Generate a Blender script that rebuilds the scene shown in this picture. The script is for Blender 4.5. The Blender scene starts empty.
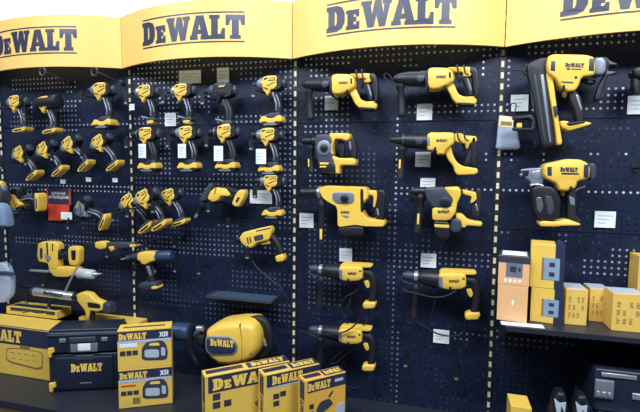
import bpy, bmesh, math, random
from mathutils import Vector, Matrix
from mathutils.geometry import tessellate_polygon
random.seed(4)
SC = bpy.context.scene
COL = SC.collection

# ------------------------------------------------------------------ camera
CX, CY, CZ, YAW, PIT, ROLL, FOC = 2.469, -2.033, 1.55, -.2619, -.08, .0106, 450.0
FW = Vector((math.sin(YAW)*math.cos(PIT), math.cos(YAW)*math.cos(PIT), math.sin(PIT)))
_r = Vector((math.cos(YAW), -math.sin(YAW), 0)); _u = _r.cross(FW)
R2 = _r*math.cos(ROLL)+_u*math.sin(ROLL); U2 = -_r*math.sin(ROLL)+_u*math.cos(ROLL)
CAM = Vector((CX, CY, CZ))
cam_d = bpy.data.cameras.new('camera'); cam = bpy.data.objects.new('camera', cam_d); COL.objects.link(cam)
cam_d.sensor_width = 36; cam_d.lens = FOC*36/640; cam_d.clip_end = 60
M4 = Matrix((R2, U2, -FW)).transposed().to_4x4(); M4.translation = CAM
cam.matrix_world = M4
SC.camera = cam
SC.view_settings.view_transform = 'Standard'; SC.view_settings.look = 'None'
SC.view_settings.gamma = 1; SC.view_settings.use_curve_mapping = False
SC.view_settings.exposure = 0.0

# ------------------------------------------------------------------ light
W = bpy.data.worlds.new('world'); SC.world = W; W.use_nodes = True
W.node_tree.nodes['Background'].inputs[0].default_value = (.62, .75, 1, 1)
W.node_tree.nodes['Background'].inputs[1].default_value = .13
def area(name, loc, rot, sx, sy, power, col=(1, 1, 1)):
    l = bpy.data.lights.new(name, 'AREA'); l.shape = 'RECTANGLE'; l.size = sx; l.size_y = sy
    l.energy = power; l.color = col
    o = bpy.data.objects.new(name, l); COL.objects.link(o); o.location = loc; o.rotation_euler = rot
    return o
area('ceiling_lamp_right', (3.6, -1.7, 3.05), (math.radians(22), 0, 0), 1.1, .35, 66, (.9, .95, 1))
area('ceiling_lamp_middle', (1.9, -1.7, 3.05), (math.radians(22), 0, 0), 1.1, .35, 54, (.9, .95, 1))
area('ceiling_lamp_left', (.1, -1.7, 3.05), (math.radians(22), 0, 0), 1.1, .35, 44, (.9, .95, 1))
area('back_wall_fill_lamp', (.8, .35, 3.25), (math.radians(30), 0, 0), 4.0, .3, 95, (.8, .93, 1))  # unseen lamp added to wash the back wall white

# ------------------------------------------------------------------ projection helpers
def P(px, py, Y=None, Z=None):
    d = FW*FOC+R2*(px-320)+U2*(206-py)
    t = (Y-CY)/d.y if Y is not None else (Z-CZ)/d.z
    return CAM+d*t
def proj(v):
    d = Vector(v)-CAM; z = d.dot(FW)
    return 320+FOC*d.dot(R2)/z, 206-FOC*d.dot(U2)/z

# ------------------------------------------------------------------ materials
def mat(name, rgb, rough=.5, metal=0, var=.06, bump=.0, scale=60, spec=.5, alpha=1, trans=0):
    m = bpy.data.materials.new(name); m.use_nodes = True; nt = m.node_tree
    b = nt.nodes['Principled BSDF']
    b.inputs['Roughness'].default_value = rough; b.inputs['Metallic'].default_value = metal
    b.inputs['Specular IOR Level'].default_value = spec
    if alpha < 1: b.inputs['Alpha'].default_value = alpha
    if trans: b.inputs['Transmission Weight'].default_value = trans
    tc = nt.nodes.new('ShaderNodeTexCoord'); n = nt.nodes.new('ShaderNodeTexNoise')
    n.inputs['Scale'].default_value = scale; n.inputs['Detail'].default_value = 3
    nt.links.new(tc.outputs['Object'], n.inputs['Vector'])
    mx = nt.nodes.new('ShaderNodeMix'); mx.data_type = 'RGBA'
    mx.inputs['A'].default_value = (*[c*(1-var) for c in rgb], 1)
    mx.inputs['B'].default_value = (*[min(1, c*(1+var)) for c in rgb], 1)
    nt.links.new(n.outputs['Fac'], mx.inputs['Factor'])
    nt.links.new(mx.outputs['Result'], b.inputs['Base Color'])
    if bump:
        bp = nt.nodes.new('ShaderNodeBump'); bp.inputs['Strength'].default_value = bump
        bp.inputs['Distance'].default_value = .001
        nt.links.new(n.outputs['Fac'], bp.inputs['Height']); nt.links.new(bp.outputs['Normal'], b.inputs['Normal'])
    return m
YEL = mat('yellow_plastic', (.80, .53, .085), .4, bump=.2, scale=300)
YELC = mat('yellow_card', (.80, .54, .10), .45)
YELP = mat('pale_yellow_card', (.78, .52, .12), .5)
YELH = mat('yellow_header', (.88, .57, .16), .45, var=.02)
ORG = mat('orange_card', (.80, .46, .22), .5)
NAVY = mat('navy_print', (.025, .032, .075), .4)
BLK = mat('black_plastic', (.008, .010, .016), .45, bump=.2, scale=400)
RUB = mat('black_rubber', (.006, .007, .011), .6, bump=.4, scale=600)
DBL = mat('dark_blue_plastic', (.02, .05, .12), .4)
GRY = mat('grey_casting', (.22, .26, .33), .4, metal=.4)
DGR = mat('dark_grey_plastic', (.04, .05, .075), .45)
SIL = mat('silver_metal', (.5, .54, .6), .3, metal=.7)
STL = mat('steel_wire', (.28, .3, .33), .3, metal=.8)
WHT = mat('white_paper', (.82, .9, .95), .6)
CREAM = mat('pale_lit_slot', (.75, .70, .45), .6)
RED = mat('red_plastic', (.65, .06, .03), .45)
GOLD = mat('yellow_ink', (.9, .62, .12), .5)
INK = mat('navy_ink', (.03, .035, .06), .55)
WINK = mat('white_ink', (.8, .82, .85), .5)
PRINT = mat('brown_print', (.25, .17, .05), .55)
DECK = mat('dark_shelf_paint', (.018, .022, .035), .4, bump=.1)
BAG = mat('clear_plastic_film', (.55, .65, .85), .25, alpha=.55, bump=1, scale=25)
FROST = mat('frosted_clear_plastic', (.6, .68, .75), .25, alpha=.75)
WALLM = mat('white_wall_paint', (.78, .86, .9), .7)
FLOORM = mat('grey_floor_tile', (.06, .06, .07), .35)
CEILM = mat('white_ceiling', (.8, .82, .85), .8)

def board_mat():
    m = bpy.data.materials.new('navy_pegboard'); m.use_nodes = True; nt = m.node_tree; b = nt.nodes['Principled BSDF']
    b.inputs['Roughness'].default_value = .42; b.inputs['Specular IOR Level'].default_value = .35
    uv = nt.nodes.new('ShaderNodeUVMap'); uv.uv_map = 'UVMap'
    fr = nt.nodes.new('ShaderNodeVectorMath'); fr.operation = 'FRACTION'
    sb = nt.nodes.new('ShaderNodeVectorMath'); sb.operation = 'SUBTRACT'; sb.inputs[1].default_value = (.5, .5, 0)
    ln = nt.nodes.new('ShaderNodeVectorMath'); ln.operation = 'LENGTH'
    lt = nt.nodes.new('ShaderNodeMapRange'); lt.inputs['From Min'].default_value = .17; lt.inputs['From Max'].default_value = .21
    lt.inputs['To Min'].default_value = 1; lt.inputs['To Max'].default_value = 0
    at = nt.nodes.new('ShaderNodeAttribute'); at.attribute_name = 'hole_light'
    nz = nt.nodes.new('ShaderNodeTexNoise'); nz.inputs['Scale'].default_value = 4
    c0 = nt.nodes.new('ShaderNodeMix'); c0.data_type = 'RGBA'
    c0.inputs['A'].default_value = (.0065, .0125, .038, 1); c0.inputs['B'].default_value = (.0095, .018, .052, 1)
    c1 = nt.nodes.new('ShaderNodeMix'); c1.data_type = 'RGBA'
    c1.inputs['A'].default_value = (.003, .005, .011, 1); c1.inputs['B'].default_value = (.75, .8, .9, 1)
    c2 = nt.nodes.new('ShaderNodeMix'); c2.data_type = 'RGBA'
    L = nt.links.new
    L(uv.outputs[0], fr.inputs[0]); L(fr.outputs[0], sb.inputs[0]); L(sb.outputs[0], ln.inputs[0]); L(ln.outputs['Value'], lt.inputs['Value'])
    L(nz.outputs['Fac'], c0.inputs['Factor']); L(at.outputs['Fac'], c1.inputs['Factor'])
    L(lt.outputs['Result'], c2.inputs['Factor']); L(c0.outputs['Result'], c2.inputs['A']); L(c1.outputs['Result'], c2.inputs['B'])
    L(c2.outputs['Result'], b.inputs['Base Color'])
    return m
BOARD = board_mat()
POST = mat('black_post_paint', (.015, .018, .028), .45)

# ------------------------------------------------------------------ mesh helpers
def finish(name, verts, faces, m, parent=None, origin=(0, 0, 0), smooth=True, ang=40):
    me = bpy.data.meshes.new(name)
    o0 = Vector(origin)
    me.from_pydata([tuple(Vector(v)-o0) for v in verts], [], faces)
    bm = bmesh.new(); bm.from_mesh(me); bmesh.ops.recalc_face_normals(bm, faces=bm.faces); bm.to_mesh(me); bm.free()
    me.update()
    if smooth:
        for p in me.polygons: p.use_smooth = True
        me.set_sharp_from_angle(angle=math.radians(ang))
    me.materials.append(m)
    o = bpy.data.objects.new(name, me); COL.objects.link(o)
    if parent is not None: o.parent = parent
    else: o.location = origin
    return o
def tag(o, label, cat, group=None, kind=None):
    o['label'] = label
    if cat: o['category'] = cat
    if group: o['group'] = group
    if kind: o['kind'] = kind
    return o
def empty(name, loc, label, cat, group=None):
    o = bpy.data.objects.new(name, None); COL.objects.link(o); o.location = loc; o.empty_display_size = .05
    return tag(o, label, cat, group)
def copy_tree(o, parent=None):
    c = o.copy(); COL.objects.link(c)
    if parent is not None: c.parent = parent
    for ch in list(o.children): copy_tree(ch, c)
    return c
def area2(p): return sum(p[i][0]*p[(i+1) % len(p)][1]-p[(i+1) % len(p)][0]*p[i][1] for i in range(len(p)))/2
def chaikin(p, n=1):
    for _ in range(n):
        q = []
        for i in range(len(p)):
            a, b = p[i], p[(i+1) % len(p)]
            q.append((a[0]*.86+b[0]*.14, a[1]*.86+b[1]*.14)); q.append((a[0]*.14+b[0]*.86, a[1]*.14+b[1]*.86))
        p = q
    return p
def inset(p, d):
    out = []; n = len(p)
    for i in range(n):
        a, b, c = Vector(p[i-1]), Vector(p[i]), Vector(p[(i+1) % n])
        e1 = (b-a); e2 = (c-b)
        if e1.length < 1e-7 or e2.length < 1e-7: out.append(tuple(b)); continue
        e1.normalize(); e2.normalize()
        n1 = Vector((-e1.y, e1.x)); n2 = Vector((-e2.y, e2.x)); m = n1+n2
        if m.length < .2: m = n1
        m.normalize(); k = d/max(.5, m.dot(n1)); v = b+m*k
        out.append((v.x, v.y))
    return out
def cross_self(p):
    n = len(p)
    def o(a, b, c): return (b[0]-a[0])*(c[1]-a[1])-(b[1]-a[1])*(c[0]-a[0])
    for i in range(n):
        a, b = p[i], p[(i+1) % n]
        for j in range(i+2, n):
            if i == 0 and j == n-1: continue
            c, d = p[j], p[(j+1) % n]
            if o(a, b, c)*o(a, b, d) < 0 and o(c, d, a)*o(c, d, b) < 0: return True
    return False
def slab_geo(poly, yc, th, bev, ch=1, steps=3):
    """poly = (x,z) outline; returns rounded solid about the plane Y=yc"""
    p = list(poly)
    if area2(p) < 0: p.reverse()
    p = chaikin(p, ch)
    bev = min(bev, th*.95); ib = bev
    for _ in range(7):
        q = inset(p, ib); ok = True; n = len(p)
        for i in range(n):
            j = (i+1) % n
            if (p[j][0]-p[i][0])*(q[j][0]-q[i][0])+(p[j][1]-p[i][1])*(q[j][1]-q[i][1]) < -1e-12: ok = False; break
        if ok and cross_self(q): ok = False
        if ok: break
        ib *= .6
    else: ib = 0
    rings = []
    prof = [(1-math.sin(math.pi/2*k/steps), 1-math.cos(math.pi/2*k/steps)) for k in range(steps+1)]
    seq = [(i*ib, yc-th+y*bev) for i, y in prof]+[(i*ib, yc+th-y*bev) for i, y in reversed(prof)]
    V = []; F = []; n = len(p)
    for ins, y in seq:
        q = inset(p, ins) if ins > 1e-7 else p
        V += [(a, y, b) for a, b in q]
    for r in range(len(seq)-1):
        for i in range(n):
            j = (i+1) % n
            F.append((r*n+i, r*n+j, (r+1)*n+j, (r+1)*n+i))
    q = inset(p, seq[0][0]) if seq[0][0] > 1e-7 else p
    for a, b, c in tessellate_polygon([[Vector((u, v, 0)) for u, v in q]]):
        F.append((a, b, c)); k = (len(seq)-1)*n; F.append((k+c, k+b, k+a))
    return V, F
def tube_geo(pts, rad, seg=12, straight=False, flat=1.0):
    pts = [Vector(p) for p in pts]; n = len(pts)
    if not isinstance(rad, (list, tuple)): rad = [rad]*n
    V = []; F = []; up = None
    for i in range(n):
        if straight: t = pts[-1]-pts[0]
        else: t = pts[min(i+1, n-1)]-pts[max(i-1, 0)]
        t.normalize()
        if up is None:
            ref = Vector((0, 1, 0)) if abs(t.y) < .9 else Vector((1, 0, 0))
            up = (ref-t*ref.dot(t)).normalized()
        else:
            up = up-t*up.dot(t); up.normalize()
        s = t.cross(up)
        for k in range(seg):
            a = 2*math.pi*k/seg
            V.append(pts[i]+(up*math.cos(a)*flat+s*math.sin(a))*rad[i])
    for i in range(n-1):
        for k in range(seg):
            l = (k+1) % seg
            F.append((i*seg+k, i*seg+l, (i+1)*seg+l, (i+1)*seg+k))
    F.append(tuple(range(seg))); F.append(tuple(range((n-1)*seg, n*seg)))
    return V, F
def spline(pts, n=6):
    pts = [Vector(p) for p in pts]; out = []
    for i in range(len(pts)-1):
        p0 = pts[max(i-1, 0)]; p1 = pts[i]; p2 = pts[i+1]; p3 = pts[min(i+2, len(pts)-1)]
        for k in range(n):
            t = k/n
            out.append(.5*((2*p1)+(-p0+p2)*t+(2*p0-5*p1+4*p2-p3)*t*t+(-p0+3*p1-3*p2+p3)*t**3))
    out.append(pts[-1]); return out
def box_geo(x0, x1, y0, y1, z0, z1):
    V = [(x, y, z) for x in (x0, x1) for y in (y0, y1) for z in (z0, z1)]
    F = [(0, 1, 3, 2), (4, 6, 7, 5), (0, 4, 5, 1), (2, 3, 7, 6), (0, 2, 6, 4), (1, 5, 7, 3)]
    return V, F
def join(*gs):
    V = []; F = []
    for v, f in gs:
        k = len(V); V += list(v); F += [tuple(i+k for i in q) for q in f]
    return V, F
def box(name, b, m, parent=None, origin=(0, 0, 0), bev=.002):
    V, F = box_geo(*b); o = finish(name, V, F, m, parent, origin, smooth=False)
    if bev:
        md = o.modifiers.new('bevel', 'BEVEL'); md.width = bev; md.segments = 2
    return o

# ------------------------------------------------------------------ lettering
GL = {
 'D': (1.0, [[(0, 0), (.55, 0), (.82, .1), (.95, .32), (.95, .68), (.82, .9), (.55, 1), (0, 1), (0, .86), (.1, .84), (.1, .16), (0, .14)], [(.42, .2), (.42, .8), (.5, .78), (.56, .64), (.56, .36), (.5, .22)]]),
 'E': (.72, [[(0, 0), (.66, 0), (.66, .27), (.56, .27), (.5, .15), (.36, .15), (.36, .3), (.5, .3), (.5, .45), (.36, .45), (.36, .59), (.5, .59), (.54, .49), (.64, .49), (.64, .74), (0, .74), (0, .63), (.08, .62), (.08, .12), (0, .11)]]),
 'W': (1.42, [[(0, 1), (.5, 1), (.5, .88), (.43, .87), (.53, .45), (.67, 1), (.95, 1), (1.08, .45), (1.14, .87), (1.05, .88), (1.05, 1), (1.45, 1), (1.45, .88), (1.38, .87), (1.15, 0), (.88, 0), (.74, .5), (.6, 0), (.32, 0), (.07, .87), (0, .88)]]),
 'A': (1.06, [[(0, 0), (.42, 0), (.42, .12), (.36, .13), (.4, .24), (.66, .24), (.69, .13), (.62, .12), (.62, 0), (1.1, 0), (1.1, .12), (1.03, .13), (.76, 1), (.36, 1), (.07, .13), (0, .12)], [(.45, .4), (.61, .4), (.53, .72)]]),
 'L': (.82, [[(0, 0), (.8, 0), (.8, .42), (.68, .42), (.6, .18), (.42, .18), (.42, .87), (.52, .88), (.52, 1), (0, 1), (0, .88), (.1, .87), (.1, .13), (0, .12)]]),
 'T': (.95, [[(.22, 0), (.74, 0), (.74, .12), (.64, .13), (.64, .82), (.74, .82), (.82, .6), (.95, .6), (.95, 1), (0, 1), (0, .6), (.13, .6), (.21, .82), (.32, .82), (.32, .13), (.22, .12)]]),
 'X': (.85, [[(0, 0), (.25, 0), (.42, .35), (.58, 0), (.85, 0), (.57, .52), (.83, 1), (.58, 1), (.43, .7), (.28, 1), (.02, 1), (.29, .52)]]),
 'R': (.8, [[(0, 0), (.22, 0), (.22, .36), (.35, .36), (.55, 0), (.8, 0), (.57, .4), (.74, .55), (.74, .85), (.6, 1), (0, 1)], [(.22, .55), (.22, .82), (.48, .82), (.53, .75), (.53, .62), (.48, .55)]]),
}
def bold(lp, d, hole):
    if area2(lp) < 0: lp = lp[::-1]
    return inset(lp, d if hole else -d)
def word(txt, gap=.055, lines=True):
    """polygons in 2D, height 1; returns list of loops groups and total width"""
    x = 0; out = []
    for c in txt:
        if c == ' ': x += .5; continue
        w, loops = GL[c]; out.append([[(a+x, b) for a, b in bold(lp, .022 if q == 0 else .012, q > 0)] for q, lp in enumerate(loops)]); x += w+gap
    x -= gap
    if lines:
        for z0, z1 in ((-.16, -.10), (1.10, 1.16)):
            n = 10
            for i in range(n):
                a, b = x*i/n, x*(i+1)/n
                out.append([[(a, z0), (b, z0), (b, z1), (a, z1)]])
    return out, x
def letters(name, polys, mapf, m, parent, origin):
    V = []; F = []
    for loops in polys:
        k = len(V); flat = [p for lp in loops for p in lp]
        V += [mapf(a, b) for a, b in flat]
        tris = tessellate_polygon([[Vector((a, b, 0)) for a, b in lp] for lp in loops])
        F += [(k+a, k+b, k+c) for a, b, c in tris]
    return finish(name, V, F, m, parent, origin, smooth=False)
def logo(name, p0, p1, height, m, parent, origin, n=None, lines=True, txt='DEWALT', up=None):
    """wordmark running from world point p0 (lower left) to p1 (lower right)"""
    polys, w = word(txt, lines=lines)
    p0 = Vector(p0); ex = Vector(p1)-p0; upv = up or Vector((0, 0, 1))
    off = (n or Vector((0, -1, 0)))*.0012
    return letters(name, polys, lambda a, b: p0+ex*(a/w)+upv*(b*height)+off, m, parent, origin)

# ================================================================== SETTING
def struct(name, b, m, label=None):
    o = box(name, b, m, bev=0); o['kind'] = 'structure'; return o
struct('floor', (-4, 7, -6, 1.2, -.05, 0), FLOORM)
struct('wall_back', (-4, 7, 1.2, 1.3, 0, 3.5), WALLM)
struct('ceiling', (-4, 7, -6, 1.3, 3.5, 3.56), CEILM)
struct('wall_left', (-4.1, -4, -6, 1.3, 0, 3.5), WALLM)
struct('wall_right', (7, 7.1, -6, 1.3, 0, 3.5), WALLM)

# ================================================================== PEGBOARD RACK
BW, PH, Z0 = .9, .4572, 1.7665
BRIGHT = [  # lit wall behind the holes, its brightness painted into their colour: px rects in the photo frame, level
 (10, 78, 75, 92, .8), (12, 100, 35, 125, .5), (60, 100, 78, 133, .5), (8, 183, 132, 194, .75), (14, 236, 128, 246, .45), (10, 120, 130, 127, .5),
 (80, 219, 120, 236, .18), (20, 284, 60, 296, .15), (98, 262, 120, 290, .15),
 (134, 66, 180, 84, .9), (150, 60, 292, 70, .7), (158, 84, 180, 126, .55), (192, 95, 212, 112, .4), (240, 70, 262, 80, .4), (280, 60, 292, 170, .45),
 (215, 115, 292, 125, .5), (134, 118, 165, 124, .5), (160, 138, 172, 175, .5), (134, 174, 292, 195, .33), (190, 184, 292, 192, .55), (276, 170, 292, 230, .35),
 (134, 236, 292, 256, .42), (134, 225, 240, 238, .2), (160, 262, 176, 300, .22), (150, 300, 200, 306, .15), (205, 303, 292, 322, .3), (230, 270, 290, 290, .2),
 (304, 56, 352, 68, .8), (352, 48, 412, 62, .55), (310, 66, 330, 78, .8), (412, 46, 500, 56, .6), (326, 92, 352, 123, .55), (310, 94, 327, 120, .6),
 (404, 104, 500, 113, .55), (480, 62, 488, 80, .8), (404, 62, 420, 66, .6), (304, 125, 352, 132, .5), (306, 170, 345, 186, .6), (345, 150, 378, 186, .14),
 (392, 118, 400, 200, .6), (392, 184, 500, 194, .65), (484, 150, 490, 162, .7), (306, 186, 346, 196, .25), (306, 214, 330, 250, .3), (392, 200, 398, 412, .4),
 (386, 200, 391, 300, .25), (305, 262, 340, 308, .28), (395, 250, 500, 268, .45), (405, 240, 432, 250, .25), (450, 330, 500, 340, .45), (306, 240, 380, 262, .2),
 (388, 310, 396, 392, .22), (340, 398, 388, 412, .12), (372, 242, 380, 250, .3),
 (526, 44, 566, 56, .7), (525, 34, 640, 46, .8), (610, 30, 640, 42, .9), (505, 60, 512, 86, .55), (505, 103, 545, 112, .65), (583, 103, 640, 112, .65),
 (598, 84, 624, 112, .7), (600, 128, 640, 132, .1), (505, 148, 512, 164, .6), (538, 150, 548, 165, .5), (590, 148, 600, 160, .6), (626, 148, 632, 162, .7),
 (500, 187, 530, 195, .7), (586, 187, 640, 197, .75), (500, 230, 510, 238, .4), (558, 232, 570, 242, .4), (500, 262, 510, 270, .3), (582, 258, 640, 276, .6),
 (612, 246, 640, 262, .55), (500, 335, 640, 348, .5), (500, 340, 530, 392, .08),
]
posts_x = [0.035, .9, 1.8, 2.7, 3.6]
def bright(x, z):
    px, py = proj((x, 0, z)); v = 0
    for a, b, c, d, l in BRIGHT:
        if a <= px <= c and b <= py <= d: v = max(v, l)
    if v and py > 228: v *= .7  # painted hole light is fainter low on the board
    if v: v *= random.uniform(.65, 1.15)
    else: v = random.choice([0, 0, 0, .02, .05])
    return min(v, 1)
side_words = ['leftmost bay, behind the tilted impact drivers', 'second bay from the left, behind the drills in rows', 'third bay from the left, behind the rotary hammers', 'rightmost bay, behind the nailers']
side_words.append('narrow end bay at the left edge')
for k, (x0, x1) in enumerate([(.0475, .8875), (.9125, 1.7875), (1.8125, 2.6875), (2.7125, 3.6), (-.9, .0225)]):
    root = empty('pegboard', (x0, 0, 0), 'navy perforated steel pegboard in the '+side_words[k], 'pegboard', 'perforated pegboard bays of the display wall')
    V, F = box_geo(x0, x1, .0205, .023, .03, 2.3); finish('seam_light_blocker', V, F, POST, root, (x0, 0, 0), smooth=False)  # unseen dark sheet added to stop light showing through the panel seams
    for r in range(-1, 5):
        zt = Z0-r*PH if r >= 0 else 2.3
        zb = Z0-(r+1)*PH if r >= 0 else Z0
        zb = max(zb, .03)
        zt2 = zt-.0025; nx = int(round((x1-x0)/.025)); nz = max(2, int(round((zt2-zb)/.0254)))
        V = []; F = []
        for j in range(nz+1):
            for i in range(nx+1): V.append((x0+(x1-x0)*i/nx, 0, zb+(zt2-zb)*j/nz))
        for j in range(nz):
            for i in range(nx):
                a = j*(nx+1)+i; F.append((a, a+1, a+nx+2, a+nx+1))
        nf = len(F)
        kk = len(V); bv, bf = box_geo(x0, x1, .0006, .02, zb, zt2); V += bv; F += [tuple(q+kk for q in f) for f in bf]
        me = bpy.data.meshes.new('panel'); me.from_pydata([(v[0]-x0, v[1], v[2]) for v in V], [], F); me.update()
        uvl = me.uv_layers.new(name='UVMap'); at = me.attributes.new('hole_light', 'FLOAT', 'FACE')
        for fi in range(nf):
            j, i = divmod(fi, nx); p = me.polygons[fi]
            for li, (u, v) in zip(p.loop_indices, ((0, 0), (1, 0), (1, 1), (0, 1))): uvl.data[li].uv = (i+u*.999+.0005, j+v*.999+.0005)
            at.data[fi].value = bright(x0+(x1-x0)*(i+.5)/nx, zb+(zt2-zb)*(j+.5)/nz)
        for p in me.polygons[nf:]:
            for li in p.loop_indices: uvl.data[li].uv = (.01, .01)
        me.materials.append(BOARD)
        o = bpy.data.objects.new('panel', me); COL.objects.link(o); o.parent = root
names = ['at the left end of the rack', 'between the leftmost and second bays', 'between the second and third bays, right of the drill rows', 'between the rotary hammers and the nailers']
for k in range(4):
    x = posts_x[k]; root = empty('slotted_upright', (x, 0, 0), 'black slotted steel upright '+names[k], 'shelf upright', 'slotted uprights of the display wall')
    V, F = box_geo(x-.011, x+.011, -.004, .03, 0, 2.3); finish('post', V, F, POST, root, (x, 0, 0), smooth=False)
    z = 2.28; gs = []
    while z > .1:
        gs.append(box_geo(x-.0055, x+.0055, -.0055, -.0035, z-.024, z)); z -= .0457
    V, F = join(*gs); o = finish('slot', V, F, CREAM, root, (x, 0, 0), smooth=False); o['label'] = 'column of pale slots'  # light through the slots, painted as pale strips
    o['kind'] = 'stuff'

# ------------------------------------------------------------------ header signs
def arc(t): return -.05-.12*(1-(2*t-1)**2)
hx = [-.01, .893, 1.799, 2.700, 3.6]
HZ0, HZ1 = 2.052, 2.303
htxt = ['above the leftmost bay', 'above the drill rows', 'above the rotary hammers', 'above the nailers at the right']
# lettering: lower left / lower right letter px in the photo
hl = [None, (171, 42, 243, 35), (325.4, 30, 452.6, 19.5), (562.5, 15.5, None, None)]
for k in range(4):
    a, b = hx[k]+.002, hx[k+1]-.002; N = 32
    root = empty('header_sign', ((a+b)/2, 0, HZ0), 'curved yellow header sign with dark brand lettering '+htxt[k], 'sign', 'curved yellow header signs')
    V = []; F = []
    for i in range(N+1):
        t = i/N; x = a+(b-a)*t; y = arc(t)
        V += [(x, y, HZ0), (x, y, HZ1), (x, y+.012, HZ1), (x, y+.012, HZ0)]
    for i in range(N):
        for j in range(4):
            l = (j+1) % 4; F.append((i*4+j, i*4+l, i*4+4+l, i*4+4+j))
    F += [(0, 1, 2, 3), (N*4, N*4+1, N*4+2, N*4+3)]
    org = ((a+b)/2, 0, HZ0)
    finish('sign_panel', V, F, YELH, root, org, ang=50)
    gs = [box_geo(a+.004, a+.012, -.048, .0, HZ0+.01, HZ1-.01), box_geo(b-.012, b-.004, -.048, .0, HZ0+.01, HZ1-.01)]
    V, F = join(*gs); finish('bracket', V, F, POST, root, org, smooth=False)
    polys, w = word('DEWALT')
    xa, xb = a+(b-a)*.20, a+(b-a)*.785
    if k == 3: xa, xb = a+(b-a)*.20, a+(b-a)*.80
    hgt = .101; zb = HZ0+.079
    def mp(u, v, xa=xa, xb=xb, w=w, a=a, b=b, zb=zb, hgt=hgt):
        x = xa+(xb-xa)*u/w; return (x, arc((x-a)/(b-a))-.0015, zb+v*hgt)
    letters('brand_lettering', polys, mp, NAVY, root, org)

# ------------------------------------------------------------------ shelves
def shelf_deck(name, label, x0, x1, yf, z, th, lip):
    root = empty(name, (x0, 0, z), label, 'shelf')
    box('deck', (0, x1-x0, yf, -.002, -th, 0), DECK, root, bev=.001)
    box('front_lip', (0, x1-x0, yf-.006, yf, -lip, .001), DECK, root, bev=.001)
    for x in (.02, (x1-x0)/2, x1-x0-.03):
        V, F = slab_geo([(-.004, -th), (-.004, -.14), (-.05, -.14), (yf+.04, -th-.012), (yf+.04, -th)], x, .004, .001, ch=0)
        # turn the profile so it runs out from the wall
        V = [(v[1], v[0], v[2]) for v in V]
        finish('bracket', V, F, POST, root, (0, 0, 0), smooth=False)
    return root
shelf_deck('base_shelf', 'long dark base shelf along the foot of the pegboard wall', -.9, 3.59, -.48, .475, .02, .035)
shelf_deck('shelf', 'dark wall shelf holding the orange and yellow boxes', 2.712, 3.59, -.31, .99, .016, .018)
box('price_strip', (2.70, 2.845, -.30, -.262, .9905, .9915), WHT, bev=0)
tag(bpy.data.objects['price_strip'], 'white paper strip lying on the shelf in front of the orange boxes', 'paper')

# ================================================================== TOOL BUILDER
class T:
    def __init__(s, name, label, cat, ox, oy, sc, Y, anchor, group=None):
        s.ox, s.oy, s.sc, s.Y = ox, oy, sc, Y
        s.o = s.w(*anchor); s.root = empty(name, s.o, label, cat, group)
    def w(s, x, y, Y=None): return P(s.ox+x/s.sc, s.oy+y/s.sc, s.Y if Y is None else Y)
    def mpp(s, x, y): return (s.w(x, y)-s.w(x, y+1)).length
    def slab(s, name, poly, m, th=.03, dy=0, b=None, ch=1, parent=None, label=None):
        yf = s.Y+dy-th*.6
        pl = [(v.x, v.z) for v in (s.w(x, y, yf) for x, y in poly)]
        V, F = slab_geo(pl, s.Y+dy, th, b if b is not None else min(th*.3, .008), ch)
        o = finish(name, V, F, m, parent or s.root, s.o)
        if label: o['label'] = label
        return o
    def bar(s, name, pts, r, m, dy=0, parent=None, flat=1, sm=4, label=None, seg=14):
        k = s.mpp(*pts[0][:2])
        W3 = [s.w(p[0], p[1], s.Y+dy+(p[2] if len(p) > 2 else 0)) for p in pts]
        rr = r if isinstance(r, (list, tuple)) else [r]*len(pts)
        if sm and len(pts) > 2:
            W4 = spline(W3, sm); r4 = []
            for i in range(len(rr)-1): r4 += [rr[i]+(rr[i+1]-rr[i])*j/sm for j in range(sm)]
            r4.append(rr[-1]); W3, rr = W4, r4
        V, F = tube_geo(W3, [q*k for q in rr], seg, flat=flat)
        o = finish(name, V, F, m, parent or s.root, s.o)
        if label: o['label'] = label
        return o
    def barrel(s, name, p0, p1, prof, m, dy=0, parent=None, label=None, seg=22):
        a, b = s.w(*p0, s.Y+dy), s.w(*p1, s.Y+dy); k = s.mpp(*p0)
        V, F = tube_geo([a+(b-a)*t for t, r in prof], [r*k for t, r in prof], seg, straight=True)
        o = finish(name, V, F, m, parent or s.root, s.o)
        if label: o['label'] = label
        return o
    def knob(s, name, c, r, m, yfront, th=.006, parent=None, label=None):
        a = s.w(*c, yfront); k = s.mpp(*c)
        V, F = tube_geo([a, a+Vector((0, -th, 0)), a+Vector((0, -th-.002, 0))], [r*k, r*k, r*k*.8], 20, straight=True)
        o = finish(name, V, F, m, parent or s.root, s.o)
        if label: o['label'] = label
        return o
    def logo(s, p0, p1, hpx, yfront, m=INK, lines=False, parent=None, txt='DEWALT'):
        return logo('brand_lettering', s.w(*p0, yfront), s.w(*p1, yfront), hpx*s.mpp(*p0), m, parent or s.root, s.o, lines=lines, txt=txt)
    def copy(s, px0, px1, label, group=None, Y=None):
        """copy so that photo point px0 (of the source) lands on px1"""
        c = copy_tree(s.root); d = P(*px1, s.Y)-P(*px0, s.Y); c.location = s.root.location+d
        c['label'] = label
        if group: c['group'] = group
        return c

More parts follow.
